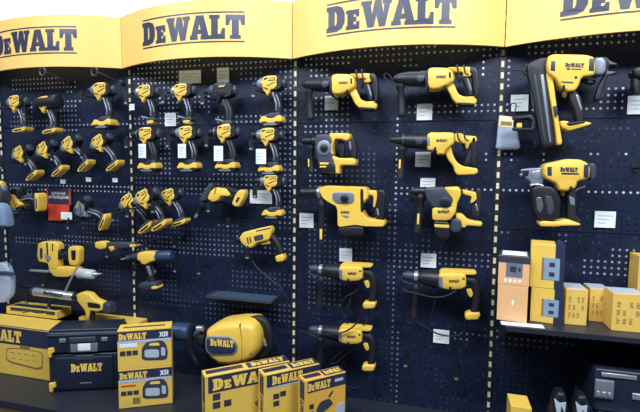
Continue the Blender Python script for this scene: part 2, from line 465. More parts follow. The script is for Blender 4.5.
HOOKG = 'black peg hooks along the display wall'
def hook(x, z, ln, label, tip=True, m=None):
    m = m or BLK
    root = empty('peg_hook', (x, 0, z), label, 'hook', HOOKG)
    V, F = box_geo(-.012, .012, -.004, -.0005, -.018, .018); finish('back_plate', V, F, m, root, smooth=False)
    pts = [(0, -.003, 0), (0, -ln*.5, -.001), (0, -ln*.9, 0), (0, -ln, .006), (0, -ln-.002, .02)]
    V, F = tube_geo(spline(pts, 4), .0042, 8); finish('arm', V, F, m, root)
    if tip:
        V, F = box_geo(-.010, .010, -ln-.009, -ln-.004, -.04, .008); finish('ticket_plate', V, F, m, root, smooth=False)
        V, F = box_geo(-.007, .007, -ln-.0105, -ln-.009, -.036, -.028); o = finish('tip_tab', V, F, SIL, root, smooth=False)
        o['label'] = 'small pale ticket tab'
    return root
HK = []
def hook_px(px, py, Y, ln, label, tip=False):
    v = P(px, py, Y); return hook(v.x, v.z, ln, label, tip)
CARDG = 'white price cards on the display wall'
def card(px0, py0, px1, py1, label, Y=-.008, m=None):
    a = P(px0, py0, Y); b = P(px1, py1, Y)
    root = empty('price_card', ((a.x+b.x)/2, Y, b.z), label, 'price card', CARDG)
    org = root.location.copy()
    V, F = box_geo(a.x, b.x, Y-.0012, Y+.0012, b.z, a.z); finish('card', V, F, m or WHT, root, org, smooth=False)
    gs = []; h = a.z-b.z; w = b.x-a.x
    for i in range(3): gs.append(box_geo(a.x+w*.15, a.x+w*(.85-.15*i), Y-.0019, Y-.0012, a.z-h*(.25+.22*i)-h*.05, a.z-h*(.25+.22*i)))
    V, F = join(*gs); finish('print', V, F, CARDINK, root, org, smooth=False)
    if -.1 < Y < -.02:
        V, F = tube_geo([(((a.x+b.x)/2), Y+.001, a.z-.004), (((a.x+b.x)/2), 0, a.z-.004)], .0015, 6); finish('holder', V, F, STL, root, org)
    return root
CARDINK = mat('faint_grey_print', (.42, .5, .58), .6)

# ================================================================== DRILLS (metre prototypes, nose to -X)
def pslab(name, poly, m, th, root, yc=0, b=None, ch=1, parent=None, label=None):
    V, F = slab_geo(poly, yc, th, b if b is not None else min(th*.3, .008), ch); o = finish(name, V, F, m, parent or root)
    if label: o['label'] = label
    return o
def pbar(name, pts, r, m, root, flat=1, parent=None, y=0, label=None, sm=4):
    P3 = [(p[0], y+(p[2] if len(p) > 2 else 0), p[1]) for p in pts]; rr = r if isinstance(r, list) else [r]*len(pts)
    if len(pts) > 2 and sm:
        r4 = []
        for i in range(len(rr)-1): r4 += [rr[i]+(rr[i+1]-rr[i])*j/sm for j in range(sm)]
        r4.append(rr[-1]); P3 = spline(P3, sm); rr = r4
    V, F = tube_geo(P3, rr, 14, flat=flat); o = finish(name, V, F, m, parent or root)
    if label: o['label'] = label
    return o
def pbarrel(name, prof, m, root, z=0, parent=None, label=None):
    V, F = tube_geo([(x, 0, z) for x, r in prof], [r for x, r in prof], 22, straight=True)
    o = finish(name, V, F, m, parent or root)
    if label: o['label'] = label
    return o
def make_drill(name, body=YEL, nose=GRY, cap=BLK, kind='impact', foot='bare', inlay=GRY, bodylabel=None):
    root = empty(name, (0, 0, 0), '-', 'power tool')
    # yellow clamshell with a raked rear edge, black over-mould behind it
    o = pslab('motor_housing', [(-.036, .030), (-.01, .037), (.040, .037), (.048, .026), (.040, .004), (.046, -.012), (.030, -.030), (.008, -.034), (.002, -.050), (-.012, -.066), (-.020, -.048), (-.034, -.032), (-.041, -.004)], body, .031, root, b=.006)
    pslab('vent', [(-.028, .026), (-.006, .029), (-.014, .018), (-.030, .014)], BLK, .0318, root, b=.001, ch=0, parent=o)
    pslab('seam', [(-.012, -.012), (.034, .006), (.036, .001), (-.010, -.018)], BLK, .0316, root, b=.001, ch=0, parent=o)
    pslab('seam', [(-.030, -.018), (-.004, -.030), (-.006, -.036), (-.030, -.026)], BLK, .0316, root, b=.001, ch=0, parent=o)
    pslab('side_badge', [(-.002, .026), (.036, .029), (.034, .012), (-.004, .008)], NAVY if body is YEL else BLK, .0316, root, b=.001, ch=0, parent=o)
    logo('brand_lettering', (.0, -.0325, .013), (.032, -.0325, .016), .009, GOLD, o, (0, 0, 0), lines=False)
    if kind == 'impact':
        pbarrel('gear_case', [(-.030, .026), (-.040, .032), (-.056, .030), (-.074, .020), (-.078, .012)], nose, root)
        pbarrel('chuck', [(-.076, .0115), (-.098, .0115), (-.102, .008)], BLK, root)
        pslab('nose_bumper', [(-.052, -.012), (-.036, -.014), (-.034, -.034), (-.046, -.030)], BLK, .024, root)
    else:
        pbarrel('gear_case', [(-.030, .030), (-.052, .032), (-.060, .027)], nose, root)
        pbarrel('chuck', [(-.058, .0225), (-.074, .024), (-.076, .020), (-.1, .021), (-.112, .012), (-.114, .006)], BLK, root)
        pbarrel('torque_ring', [(-.056, .0275), (-.064, .0275)], GRY, root)
    pslab('rear_shell', [(.034, .038), (.058, .036), (.070, .022), (.072, -.006), (.064, -.026), (.040, -.036), (.020, -.036), (.036, -.022), (.044, -.010), (.040, .008), (.046, .024)], cap, .0325, root, b=.007)
    pbarrel('motor_cap', [(.066, .024), (.074, .026), (.084, .022), (.088, .014)], DGR if cap is BLK else cap, root)
    h = pbar('handle', [(.014, -.022), (.024, -.052), (.040, -.090), (.046, -.122), (.040, -.158)], [.020, .0185, .018, .0175, .021], RUB, root, flat=.95)
    pbar('grip_inlay', [(.014, -.046), (.028, -.082), (.036, -.112), (.034, -.142)], [.004, .0055, .0055, .004], inlay, root, y=-.0165, parent=h)
    pbar('grip_inlay', [(.034, -.058), (.048, -.092), (.054, -.12)], [.003, .0035, .003], inlay, root, y=-.013, parent=h)
    pslab('trigger', [(-.010, -.048), (.008, -.048), (.014, -.074), (.006, -.084), (-.006, -.070)], BLK if body is YEL else DGR, .009, root, b=.004)
    if foot == 'small':
        pslab('foot', [(.004, -.160), (.030, -.150), (.060, -.152), (.068, -.164), (.058, -.178), (.010, -.180)], DGR, .024, root, b=.006)
        pslab('battery_shoe', [(.010, -.172), (.052, -.168), (.058, -.180), (.044, -.190), (.014, -.188)], YEL, .026, root, b=.004)
        pbar('belt_clip', [(.02, -.160), (-.01, -.150), (-.032, -.146)], .006, GRY, root, y=-.01)
    elif foot == 'bare':
        pslab('foot', [(-.022, -.166), (.010, -.152), (.052, -.148), (.072, -.156), (.068, -.176), (-.020, -.182)], DGR, .030, root, b=.006)
        q = pslab('battery_shoe', [(-.028, -.176), (-.006, -.170), (.04, -.166), (.076, -.160), (.078, -.172), (.066, -.188), (-.016, -.194), (-.030, -.188)], YEL, .033, root, b=.005)
        pslab('slot', [(-.014, -.178), (.050, -.172), (.046, -.182), (-.012, -.188)], BLK, .034, root, b=.001, ch=0, parent=q)
    else:
        pslab('foot', [(-.02, -.162), (.01, -.150), (.054, -.150), (.062, -.160), (.060, -.174), (-.03, -.176)], DGR, .028, root, b=.006)
        bt = pslab('battery', [(-.050, -.182), (-.036, -.170), (.060, -.168), (.070, -.182), (.066, -.214), (.052, -.222), (-.040, -.222), (-.052, -.212)], BLK, .034, root, b=.006)
        pslab('battery_cover', [(-.054, -.192), (-.036, -.168), (-.014, -.172), (.0, -.180), (.024, -.180), (.046, -.168), (.064, -.166), (.074, -.188), (.070, -.200), (.040, -.198), (.028, -.206), (-.004, -.206), (-.020, -.198), (-.050, -.204)], YEL, .0355, root, b=.004, parent=bt)
        pslab('battery_foot_panel', [(-.030, -.208), (.044, -.208), (.040, -.217), (-.028, -.217)], GRY, .0350, root, b=.001, ch=0, parent=bt)
    return root
PR = {}
def drill(var, px, py, tilt, label, short, Y=-.1, s=1.0, group='cordless drills and impact drivers hung in rows', hk=True, yaw=0):
    kw = dict(
        impact=dict(name='impact_driver'),
        grip=dict(name='impact_driver', inlay=GRY),
        batt=dict(name='impact_wrench', foot='battery', nose=GRY),
        driver=dict(name='drill_driver', kind='drill', nose=BLK, foot='battery', inlay=DGR),
        driverg=dict(name='drill_driver', kind='drill', nose=GRY, foot='battery', inlay=GRY),
        driverx=dict(name='drill_driver', kind='drill', nose=BLK, foot='battery'),
        small=dict(name='impact_wrench', foot='small', nose=SIL), black=dict(name='impact_wrench', body=BLK, nose=DGR, inlay=DGR, foot='small'), side=dict(name='impact_driver', body=GRY, nose=BLK),
    )[var]
    if var not in PR: PR[var] = r = make_drill(**kw)
    else: r = copy_tree(PR[var])
    v = P(px, py, Y); r.location = v; r.rotation_euler = (0, -math.radians(tilt), math.radians(yaw)); r.scale = (s, s, s)
    r['label'] = label; r['group'] = group
    if hk:
        a = math.radians(tilt); lx, lz = -.045*s, -.036*s
        if var.startswith('driver'): lx = -.05*s
        hook(v.x+lx*math.cos(a)-lz*math.sin(a), v.z+lx*math.sin(a)+lz*math.cos(a)-.006, -Y+.10, 'black peg hook holding the '+short, tip=True)
    return r

# bay 1, row 1
drill('grip', 18, 102, 2, 'yellow impact wrench with grey nose, first tool of the top row at far left', 'first tool of the top row at far left', s=0.84)
sl = drill('grip', 47, 103, 4, 'impact wrench sheathed in a dark rubber sleeve, second in the top row at far left', 'sleeved wrench of the top row', s=0.84)
v = sl.location
V, F = tube_geo([(-.075, 0, 0), (-.07, 0, 0), (-.03, 0, 0), (.075, 0, .0), (.095, 0, 0), (.1, 0, 0)], [.03, .037, .041, .043, .04, .025], 22, straight=True)
o = finish('rubber_sleeve', V, F, BLK, sl); o['label'] = 'dark rubber body sleeve'
drill('batt', 103, 90, 0, 'large yellow impact wrench with grey nose and battery, top row beside the first gap post', 'big battery wrench of the leftmost bay', s=0.88)
# bay 1, row 2: four tilted
wr = ['first', 'second', 'third', 'last']
for i, (px, py, t, vr) in enumerate([(22, 153, 27, 'impact'), (46, 149, 30, 'grip'), (71, 144, 32, 'grip'), (101, 142, 27, 'impact')]):
    drill(vr, px, py, t, 'bare yellow impact driver hung tilted, %s of four in the tilted row at left' % wr[i], '%s tilted impact driver of four at left' % wr[i], s=.82, group='tilted impact drivers in the leftmost bay')
# bay 1, row 3
drill('impact', 17, 201, 82, 'yellow impact driver hung sideways left of the red offer sign', 'sideways driver left of the red sign', s=0.9)
drill('side', 83, 209, 58, 'grey and yellow impact driver hung sideways right of the red offer sign', 'sideways driver right of the red sign', s=0.85)
# bay 2, row 1
drill('small', 147, 92, 0, 'yellow impact wrench, first of the top row in the second bay', 'first top-row wrench in the second bay', s=0.82)
drill('small', 183, 91, 0, 'yellow impact wrench hanging below the wide white card', 'top-row wrench below the wide white card', s=0.82)
drill('black', 222, 91, 0, 'all dark grey impact wrench in the top row', 'all dark wrench of the top row', s=0.9)
drill('batt', 271, 84, 0, 'yellow impact wrench with battery, last of the top row in the second bay', 'battery wrench at the right end of the top row', s=0.86)
# bay 2, row 2
drill('driver', 148, 134, 0, 'yellow drill driver with black chuck, first of the second row in the drill bay', 'first drill of the second row', s=0.84)
drill('driverg', 188, 133, 0, 'yellow drill driver with grey collar and inlaid grip, second of the second row', 'second drill of the second row', s=0.84)
drill('driver', 226, 132, 0, 'yellow drill driver with smooth rounded body, third of the second row', 'third drill of the second row', s=0.84)
drill('driverg', 269, 135, 0, 'yellow drill driver with inlaid grip, last of the second row by the upright', 'last drill of the second row', s=0.82)
# bay 2, row 3
drill('grip', 131, 201, 30, 'bare yellow impact driver crossing the upright, leftmost of the tilted trio', 'leftmost driver of the tilted trio', s=0.9)
drill('grip', 146, 197, 25, 'bare impact driver squeezed in the middle of the tilted trio', 'middle driver of the tilted trio', Y=-.17, s=0.88)
drill('grip', 171, 195, 14, 'bare yellow impact driver, rightmost of the tilted trio', 'rightmost driver of the tilted trio', s=0.8)
drill('driverg', 272, 181, 0, 'compact yellow drill driver alone beside the wide price card', 'compact drill beside the wide price card', s=0.78)

# long ring-ended hooks at top left
for i, (a, b) in enumerate([((45, 72), (68, 82)), ((97, 72), (120, 82))]):
    p0 = P(a[0], a[1], -.24); p1 = P(b[0], b[1], -.02)
    root = empty('ring_hook', p1, 'long pale display hook with ring end, %s of the two under the leftmost header' % ('left' if i == 0 else 'right'), 'hook', 'ring-ended hooks')
    V, F = tube_geo([p1, p1+(p0-p1)*.5, p0], [.004, .004, .004], 8); finish('arm', V, F, DGR, root, p1)
    ring = [p0+Vector((math.cos(t)*.017-.015, 0, math.sin(t)*.019+.003)) for t in [k*math.pi/8 for k in range(17)]]
    V, F = tube_geo(ring, .0035, 8); finish('ring', V, F, DGR, root, p1)
    V, F = tube_geo([p1, p1+Vector((.0, .018, 0))], [.012, .012], 14); finish('socket', V, F, DGR, root, p1)

# ================================================================== BAY 1 specials
# red offer sign
a = P(47, 188, -.01); b = P(72, 221, -.01); org = Vector(((a.x+b.x)/2, -.01, b.z))
root = empty('offer_sign', org, 'red framed sign with white words on black, leftmost bay', 'sign')
V, F = box_geo(a.x, b.x, -.012, -.008, b.z, a.z); finish('back_panel', V, F, NAVY, root, org, smooth=False)
w = b.x-a.x; h = a.z-b.z
V, F = join(box_geo(a.x, a.x+.008, -.017, -.012, b.z, a.z), box_geo(b.x-.008, b.x, -.017, -.012, b.z, a.z), box_geo(a.x, b.x, -.017, -.012, b.z, b.z+h*.5))
finish('red_frame', V, F, RED, root, org, smooth=False)
V, F = box_geo(b.x-w*.38, b.x-.01, -.019, -.017, b.z+.006, b.z+h*.24); finish('white_patch', V, F, WHT, root, org, smooth=False)
def font_mesh(name, txt, width, loc, m, parent, org, lh=None):
    cu = bpy.data.curves.new(name, 'FONT'); cu.body = txt; cu.align_x = 'CENTER'; cu.size = 1
    cu.offset = .02
    ob = bpy.data.objects.new(name, cu); COL.objects.link(ob)
    bpy.context.view_layer.update()
    me = bpy.data.meshes.new_from_object(ob.evaluated_get(bpy.context.evaluated_depsgraph_get()))
    bpy.data.objects.remove(ob)
    xs = [v.co.x for v in me.vertices]; s = width/(max(xs)-min(xs))
    for v in me.vertices:
        x, y, z = v.co; v.co = Vector(loc)+Vector((x*s, 0, y*s))-Vector(org)
    me.materials.clear(); me.materials.append(m)
    o = bpy.data.objects.new(name, me); COL.objects.link(o); o.parent = parent; return o
font_mesh('lettering', 'КУПИ НА\nИЗПЛАЩАНЕ', w*.84, ((a.x+b.x)/2, -.0135, a.z-h*.2), WINK, root, org)

# hanging bags at the far left edge
def soft_bag(name, label, poly, Y, m, cat='bag'):
    t = T(name, label, cat, 0, 0, 1, Y, poly[0])
    t.slab('film', poly, m, th=.02, b=.018, ch=2)
    return t
t = soft_bag('plastic_bag', 'pale blue clear plastic bag hanging at the left edge', [(-6, 264), (2, 262), (8, 266), (12, 280), (11, 296), (4, 303), (-6, 303)], -.12, BAG)
t.bar('clamp', [(-8, 273), (6, 273), (15, 274)], [2, 1.8, 1.2], DBL, dy=-.022)
t.bar('hanger', [(8, 266), (11, 262), (11, 259)], .6, STL, dy=-.01)
t = T('wet_vacuum_tool', 'grey tool with yellow end cap at the left edge above the cloth bag', 'power tool', -5, 180, 5.15, -.185, (10, 90))
t.slab('housing', [(-30, 30), (20, 28), (40, 60), (38, 110), (10, 150), (-30, 160)], DGR, th=.03)
t.slab('handle', [(30, 20), (48, 30), (46, 70), (36, 100), (30, 60)], SIL, th=.012)
t.barrel('end_cap', (15, 20), (45, 20), [(0, 14), (.5, 17), (1, 12)], YEL)
t.root.name = 'rotary_tool'
t = T('cloth_bag', 'blue grey cloth bag hanging at the left edge beside the sideways driver', 'bag', -5, 180, 5.15, -.26, (20, 160))
t.slab('fabric', [(-40, 120), (20, 118), (48, 140), (66, 238), (40, 244), (-40, 238)], mat('blue_grey_fabric', (.16, .24, .38), .8, bump=1, scale=80), th=.03, b=.02)

# grease gun, row 4
t = T('grease_gun', 'yellow cordless grease gun with clear cylinder and silver lever, leftmost bay', 'power tool', 0, 225, 4.9, -.11, (260, 200))
t.slab('pump_head', [(190, 90), (215, 80), (270, 82), (292, 100), (290, 170), (285, 215), (250, 215), (235, 185), (195, 180), (186, 150)], YEL, th=.022)
t.slab('seam', [(232, 84), (240, 84), (246, 180), (238, 182)], BLK, th=.0226, b=.001, ch=0)
t.slab('seam', [(262, 90), (268, 90), (266, 128), (260, 126)], BLK, th=.0226, b=.001, ch=0)
t.slab('motor_plate', [(222, 140), (258, 150), (254, 175), (228, 168)], SIL, th=.0228, b=.002)
t.slab('name_plate', [(200, 112), (216, 110), (216, 165), (202, 166)], NAVY, th=.0226, b=.002)
t.bar('handle', [(270, 130), (300, 150), (350, 140)], [14, 18, 14], RUB)
t.slab('grip_cover', [(260, 115), (300, 120), (305, 165), (280, 175), (255, 150)], BLK, th=.02)
t.slab('battery_frame', [(338, 112), (350, 103), (385, 107), (393, 120), (390, 185), (378, 200), (345, 195), (338, 170)], YEL, th=.02)
t.slab('battery_socket', [(352, 122), (378, 122), (376, 172), (356, 172)], BLK, th=.0212, b=.003)
t.slab('neck', [(240, 195), (300, 205), (385, 205), (385, 240), (330, 255), (270, 252), (245, 225)], YEL, th=.02)
t.barrel('barrel_tube', (385, 235), (462, 243), [(0, 22), (.05, 25), (.95, 22), (1, 18)], FROST, label='frosted clear cylinder')
t.barrel('nozzle', (462, 243), (500, 238), [(0, 12), (.5, 6), (1, 2)], SIL)
t.barrel('feed_tube', (145, 222), (245, 228), [(0, 3), (.1, 6), (1, 7)], SIL)
t.bar('hose', [(150, 222), (85, 220), (100, 195), (170, 158)], 2.6, BLK, seg=8)
t.bar('lever', [(385, 197), (350, 260), (318, 328)], [4, 5, 6], SIL, dy=-.045, flat=.6)
hook(t.o.x-.02, t.w(290, 258).z, .15, 'black peg hook under the grease gun')
v = P(2, 190, -.2); hook(v.x, v.z, .27, 'black peg hook at the left edge carrying the grey tool and the cloth bag')
# hedge tool right of it
t = T('angle_driver', 'slim yellow and grey angle driver hung level near the first gap post', 'power tool', 40, 200, 4.58, -.1, (330, 210))
t.barrel('nose', (208, 205), (258, 206), [(0, 5), (.3, 9), (1, 12)], BLK)
t.slab('head', [(254, 192), (290, 188), (312, 200), (308, 220), (280, 227), (256, 218)], YEL, th=.022)
t.slab('shaft_housing', [(300, 196), (350, 192), (440, 196), (442, 214), (400, 220), (350, 222), (300, 222)], DGR, th=.02)
t.slab('side_strip', [(315, 212), (345, 208), (345, 224), (330, 236), (312, 228)], YEL, th=.021)
t.slab('end_grip', [(415, 200), (438, 202), (444, 210), (430, 218), (412, 214)], YEL, th=.022)
hook(t.o.x, t.w(340, 222).z-.004, .13, 'black peg hook under the slim angle driver')
# caulking gun
t = T('caulking_gun', 'yellow cordless caulking gun with long silver lettered tube, above the flat box', 'power tool', 0, 290, 5.33, -.13, (440, 60))
t.barrel('cartridge_tube', (188, 8), (405, 36), [(0, 18), (.01, 22), (.98, 22), (1, 18)], SIL)
t.barrel('front_cap', (172, 5), (192, 8), [(0, 12), (.2, 20), (1, 20)], DGR)
t.barrel('collar', (398, 35), (425, 38), [(0, 24), (1, 24)], BLK)
b_ = t.slab('body', [(412, 22), (440, 10), (480, 18), (505, 48), (548, 66), (558, 88), (552, 106), (520, 116), (486, 108), (478, 150), (466, 152), (456, 106), (430, 75), (415, 55)], YEL, th=.021)
t.slab('side_plate', [(470, 60), (540, 72), (542, 98), (475, 92)], BLK, th=.0216, b=.002, parent=b_)
t.bar('handle', [(490, 108), (492, 145), (498, 190)], [15, 14, 17], RUB)
t.slab('battery', [(552, 66), (590, 72), (594, 118), (570, 130), (552, 110)], DGR, th=.024)
logo('brand_lettering', t.w(232, 22, t.Y-.024), t.w(335, 38, t.Y-.024), .018, INK, t.root, t.o, lines=False)
hook(t.w(300, 40).x, t.w(300, 46).z-.004, .17, 'black peg hook under the silver tube')
hook(t.w(120, 40).x+.02, t.w(300, 46).z-.004, .12, 'empty black peg hook left of the silver tube')

# ================================================================== BAY 2 specials
t = T('screw_gun', 'yellow cordless drywall screw gun pointing down left with battery', 'power tool', 190, 160, 5.33, -.1, (150, 180))
t.slab('top_shell', [(56, 222), (64, 185), (108, 125), (130, 122), (126, 140), (105, 175), (92, 215)], DGR, th=.026)
t.slab('motor_housing', [(95, 205), (112, 165), (140, 145), (195, 150), (222, 185), (205, 195), (170, 190), (152, 215), (125, 224)], YEL, th=.024)
t.slab('seam', [(140, 150), (146, 148), (140, 180), (134, 182)], BLK, th=.0246, b=.001, ch=0)
t.barrel('nose_cone', (85, 222), (42, 285), [(0, 24), (.35, 24), (.4, 20), (.8, 12), (1, 9)], BLK)
t.barrel('bit_tip', (45, 280), (28, 308), [(0, 7), (.8, 9), (1, 5)], SIL)
t.slab('handle', [(155, 140), (200, 140), (262, 168), (258, 188), (235, 192), (200, 175), (160, 158)], RUB, th=.02)
t.slab('battery', [(225, 232), (243, 185), (262, 160), (292, 158), (298, 175), (288, 205), (262, 250), (240, 248)], YEL, th=.022)
t.slab('battery_panel', [(245, 222), (258, 195), (272, 198), (256, 230)], BLK, th=.0228, b=.002)
t.slab('trigger', [(195, 178), (225, 186), (215, 196), (190, 192)], YEL, th=.01)
hook(t.w(130, 225).x, t.w(130, 228).z-.002, .15, 'black peg hook under the cordless screw gun')

t = T('corded_screw_gun', 'yellow corded screw gun with black bent handle and hanging cord', 'power tool', 130, 200, 3.17, -.11, (400, 115))
t.slab('motor_housing', [(348, 118), (360, 102), (400, 92), (446, 82), (452, 95), (444, 126), (405, 135), (388, 152), (372, 150), (354, 136)], YEL, th=.025)
t.slab('top_seam', [(402, 96), (446, 86), (448, 90), (403, 100)], BLK, th=.0256, b=.001, ch=0)
t.slab('vent', [(372, 118), (376, 117), (380, 138), (376, 139)], BLK, th=.0256, b=.001, ch=0)
t.slab('vent', [(380, 116), (384, 115), (388, 134), (384, 136)], BLK, th=.0256, b=.001, ch=0)
t.slab('badge', [(394, 114), (424, 106), (426, 124), (398, 131)], DGR, th=.026, b=.002)
t.barrel('nose_cone', (356, 124), (326, 132), [(0, 13), (.4, 12), (.5, 8), (1, 5)], BLK)
t.slab('trigger', [(408, 134), (440, 126), (446, 138), (420, 142)], YEL, th=.01)
t.bar('handle', [(440, 106), (462, 130), (476, 160), (482, 182)], [12, 12, 11, 11], RUB)
t.slab('handle_end', [(460, 178), (486, 170), (492, 184), (488, 194), (466, 197)], YEL, th=.022)
t.bar('power_cord', [(480, 192), (488, 215), (487, 240), (470, 246, .05), (430, 238, .06), (395, 208, .06), (383, 185, .06), (385, 170, .07), (392, 200, .05), (430, 240, .05), (470, 270, .05), (492, 300, .05), (497, 330, .05)], 1.7, BLK, seg=8, sm=6)
hook(t.w(385, 150).x, t.w(385, 154).z-.002, .15, 'black peg hook under the corded screw gun')

t = T('rivet_gun', 'yellow and silver rivet gun with dark blue canister at the back, second bay', 'power tool', 110, 230, 5.33, -.1, (200, 150))
t.barrel('mandrel', (58, 156), (96, 150), [(0, 2), (.1, 5), (1, 5)], SIL)
t.barrel('nose', (92, 148), (155, 138), [(0, 14), (.15, 14), (.2, 9), (.6, 13), (1, 22)], DGR)
t.slab('housing', [(148, 125), (165, 116), (240, 115), (245, 162), (215, 172), (192, 185), (172, 180), (165, 165), (150, 160)], YEL, th=.026)
t.barrel('ring', (238, 140), (258, 139), [(0, 26), (1, 27)], SIL)
t.barrel('canister', (256, 139), (332, 136), [(0, 27), (.1, 29), (.9, 29), (1, 22)], DBL, label='dark blue canister')
t.bar('handle', [(205, 165), (212, 215), (225, 275)], [19, 18, 19], RUB)
t.slab('grip_inlay', [(192, 190), (210, 190), (225, 240), (215, 245)], GRY, th=.018, b=.003)
t.slab('foot', [(158, 285), (180, 275), (250, 278), (256, 300), (225, 318), (165, 312)], DGR, th=.028)
t.slab('battery_shoe', [(225, 298), (252, 293), (258, 312), (228, 318)], YEL, th=.03)
hook(t.w(170, 170).x, t.w(170, 176).z-.004, .15, 'black peg hook under the rivet gun')

# tray
a = P(218, 290.5, 0); zt = a.z
q = [P(201, 296.5, Z=zt), P(218, 290.5, Z=zt), P(281, 295, Z=zt), P(272, 302.5, Z=zt)]
root = empty('tool_tray', a, 'shallow dark metal tray shelf above the big demolition hammer', 'tray')
x0, x1, yf = a.x, q[2].x, (q[0].y+q[3].y)/2
V, F = join(box_geo(x0, x1, yf, -.002, zt-.004, zt)); finish('plate', V, F, mat('satin_slate_metal', (.05, .09, .14), .25), root, a, smooth=False)
V, F = join(box_geo(x0, x1, yf-.004, yf, zt-.004, zt+.008), box_geo(x0-.003, x0, yf, -.002, zt-.004, zt+.008), box_geo(x1, x1+.003, yf, -.002, zt-.004, zt+.008))
finish('rim', V, F, DGR, root, a, smooth=False)

# demolition hammer on hooks over the base shelf
t = T('demolition_hammer', 'big yellow demolition hammer with dark badge and lettering behind the boxes', 'power tool', 170, 300, 4.9, -.155, (310, 200))
b_ = t.slab('body', [(180, 160), (186, 138), (240, 108), (330, 98), (400, 100), (428, 125), (440, 170), (440, 235), (412, 285), (370, 305), (310, 315), (250, 312), (205, 280), (180, 225)], YEL, th=.085, b=.05, ch=1)
t.slab('badge', [(190, 172), (205, 165), (310, 166), (335, 185), (348, 210), (345, 240), (325, 258), (225, 262), (200, 245), (190, 220)], GRY, th=.088, b=.004, parent=b_, label='blue grey badge rim')
t.slab('badge_plate', [(198, 180), (210, 175), (308, 176), (330, 195), (338, 215), (335, 235), (318, 248), (228, 252), (208, 238), (198, 218)], NAVY, th=.091, b=.003, parent=b_)
logo('brand_lettering', t.w(198, 222, t.Y-.092), t.w(312, 232, t.Y-.092), .030, GOLD, b_, t.o, lines=False)
t.slab('vent', [(405, 180), (430, 172), (430, 188), (406, 196)], BLK, th=.075, b=.002, ch=0, parent=b_)
t.slab('vent', [(383, 235), (412, 225), (414, 255), (400, 262), (384, 256)], BLK, th=.08, b=.002, parent=b_)
t.slab('label_sticker', [(262, 112), (285, 104), (325, 102), (315, 116)], NAVY, th=.03, dy=-.02, b=.002, parent=b_)
t.slab('seam', [(354, 108), (357, 108), (370, 180), (368, 290), (366, 290), (367, 180)], BLK, th=.0855, b=.001, ch=0, parent=b_)
t.slab('small_print', [(235, 276), (275, 280), (275, 284), (235, 280)], NAVY, th=.083, b=.001, ch=0, parent=b_)
t.bar('rear_handle', [(396, 100), (450, 98), (484, 150), (486, 235), (452, 278), (415, 290)], [18, 22, 20, 18, 20, 15], RUB, dy=.0)
t.bar('rear_grip', [(462, 190), (470, 225)], 5, SIL, dy=-.04)
t.barrel('front_collar', (185, 190), (138, 178), [(0, 50), (.4, 44), (.6, 40), (1, 28)], BLK)
t.barrel('tool_holder', (150, 165), (22, 152), [(0, 22), (.3, 26), (.4, 44), (.95, 44), (1, 36)], DBL)
t.bar('side_handle', [(118, 120), (100, 160), (98, 220), (106, 265), (125, 295), (135, 320)], [14, 17, 17, 16, 13, 10], BLK, dy=-.02)
t.barrel('grey_ring', (135, 140), (160, 140), [(0, 14), (1, 14)], SIL, dy=-.04)
hook(t.w(240, 300).x, t.w(240, 318, -.155).z-.004, .24, 'black peg hook under the front of the demolition hammer')
hook(t.w(380, 300).x, t.w(380, 306, -.155).z-.004, .24, 'black peg hook under the rear of the demolition hammer')

# ================================================================== BAY 3 rotary hammers
RG = 'rotary hammers of the third bay'
def side_handle(t, top, bot, r, m=RUB, ring=True, dy=0, yellow=None):
    x0, y0 = top; x1, y1 = bot
    h = t.barrel('side_handle', top, bot, [(0, r*.7), (.08, r*1.25), (.16, r*1.2), (.22, r*.85), (.6, r), (.85, r*.95), (.95, r*1.2), (1, r)], m, dy=dy)
    if yellow:
        a = t.w(x0+(x1-x0)*.35, y0+(y1-y0)*.35); 
        t.slab('grip_label', yellow, GOLD, th=t.mpp(*top)*r*1.02, b=.001, ch=0, parent=h, dy=dy)
    return h
# type 1 : compact D handle
t = T('rotary_hammer', 'yellow cordless rotary hammer with D grip, top left of the hammer bay', 'rotary hammer', 290, 50, 5.8, -.11, (305, 200), RG)
b_ = t.slab('motor_housing', [(230, 158), (262, 138), (345, 140), (376, 160), (386, 195), (378, 222), (350, 240), (300, 262), (260, 264), (238, 250), (228, 205)], YEL, th=.038, b=.02)
t.logo((285, 196), (335, 196), 13, t.Y-.039, parent=b_)
t.slab('top_bridge', [(340, 139), (468, 136), (482, 150), (480, 178), (462, 192), (430, 192), (428, 166), (385, 166)], YEL, th=.026)
t.slab('rear_shell', [(462, 136), (492, 138), (506, 160), (514, 230), (510, 300), (490, 305), (484, 250), (476, 190), (462, 165)], BLK, th=.028)
t.slab('grip', [(426, 196), (460, 192), (478, 235), (484, 290), (462, 298), (452, 262), (436, 225)], RUB, th=.02)
t.slab('grip_inlay', [(446, 200), (458, 202), (478, 268), (468, 272)], GRY, th=.022, b=.002)
t.slab('trigger', [(398, 170), (424, 170), (428, 196), (418, 225), (405, 205)], BLK, th=.01)
t.slab('lower_strut', [(338, 238), (380, 218), (408, 285), (440, 300), (498, 296), (506, 325), (492, 346), (402, 338), (378, 312), (352, 262)], YEL, th=.018)
t.slab('battery_rail', [(402, 330), (492, 336), (488, 350), (410, 348)], BLK, th=.026, b=.003)
t.barrel('gear_case', (248, 202), (112, 200), [(0, 44), (.25, 46), (.3, 42), (.75, 40), (.8, 36), (1, 34)], BLK)
t.barrel('chuck', (118, 200), (72, 198), [(0, 28), (.3, 30), (.6, 24), (1, 12)], BLK)
t.knob('mode_dial', (205, 200), 20, DGR, t.Y-.03, .012)
t.bar('wire_clip', [(60, 242), (30, 205), (24, 172), (48, 176), (72, 212)], 2.6, BLK, seg=8)
side_handle(t, (108, 222), (120, 405), 21)
t.slab('vent', [(352, 165), (364, 170), (366, 200), (354, 200)], BLK, th=.0385, b=.001, ch=0, parent=b_)
t.slab('front_band', [(232, 162), (248, 152), (250, 252), (240, 250), (230, 206)], BLK, th=.0385, b=.002, ch=0, parent=b_)
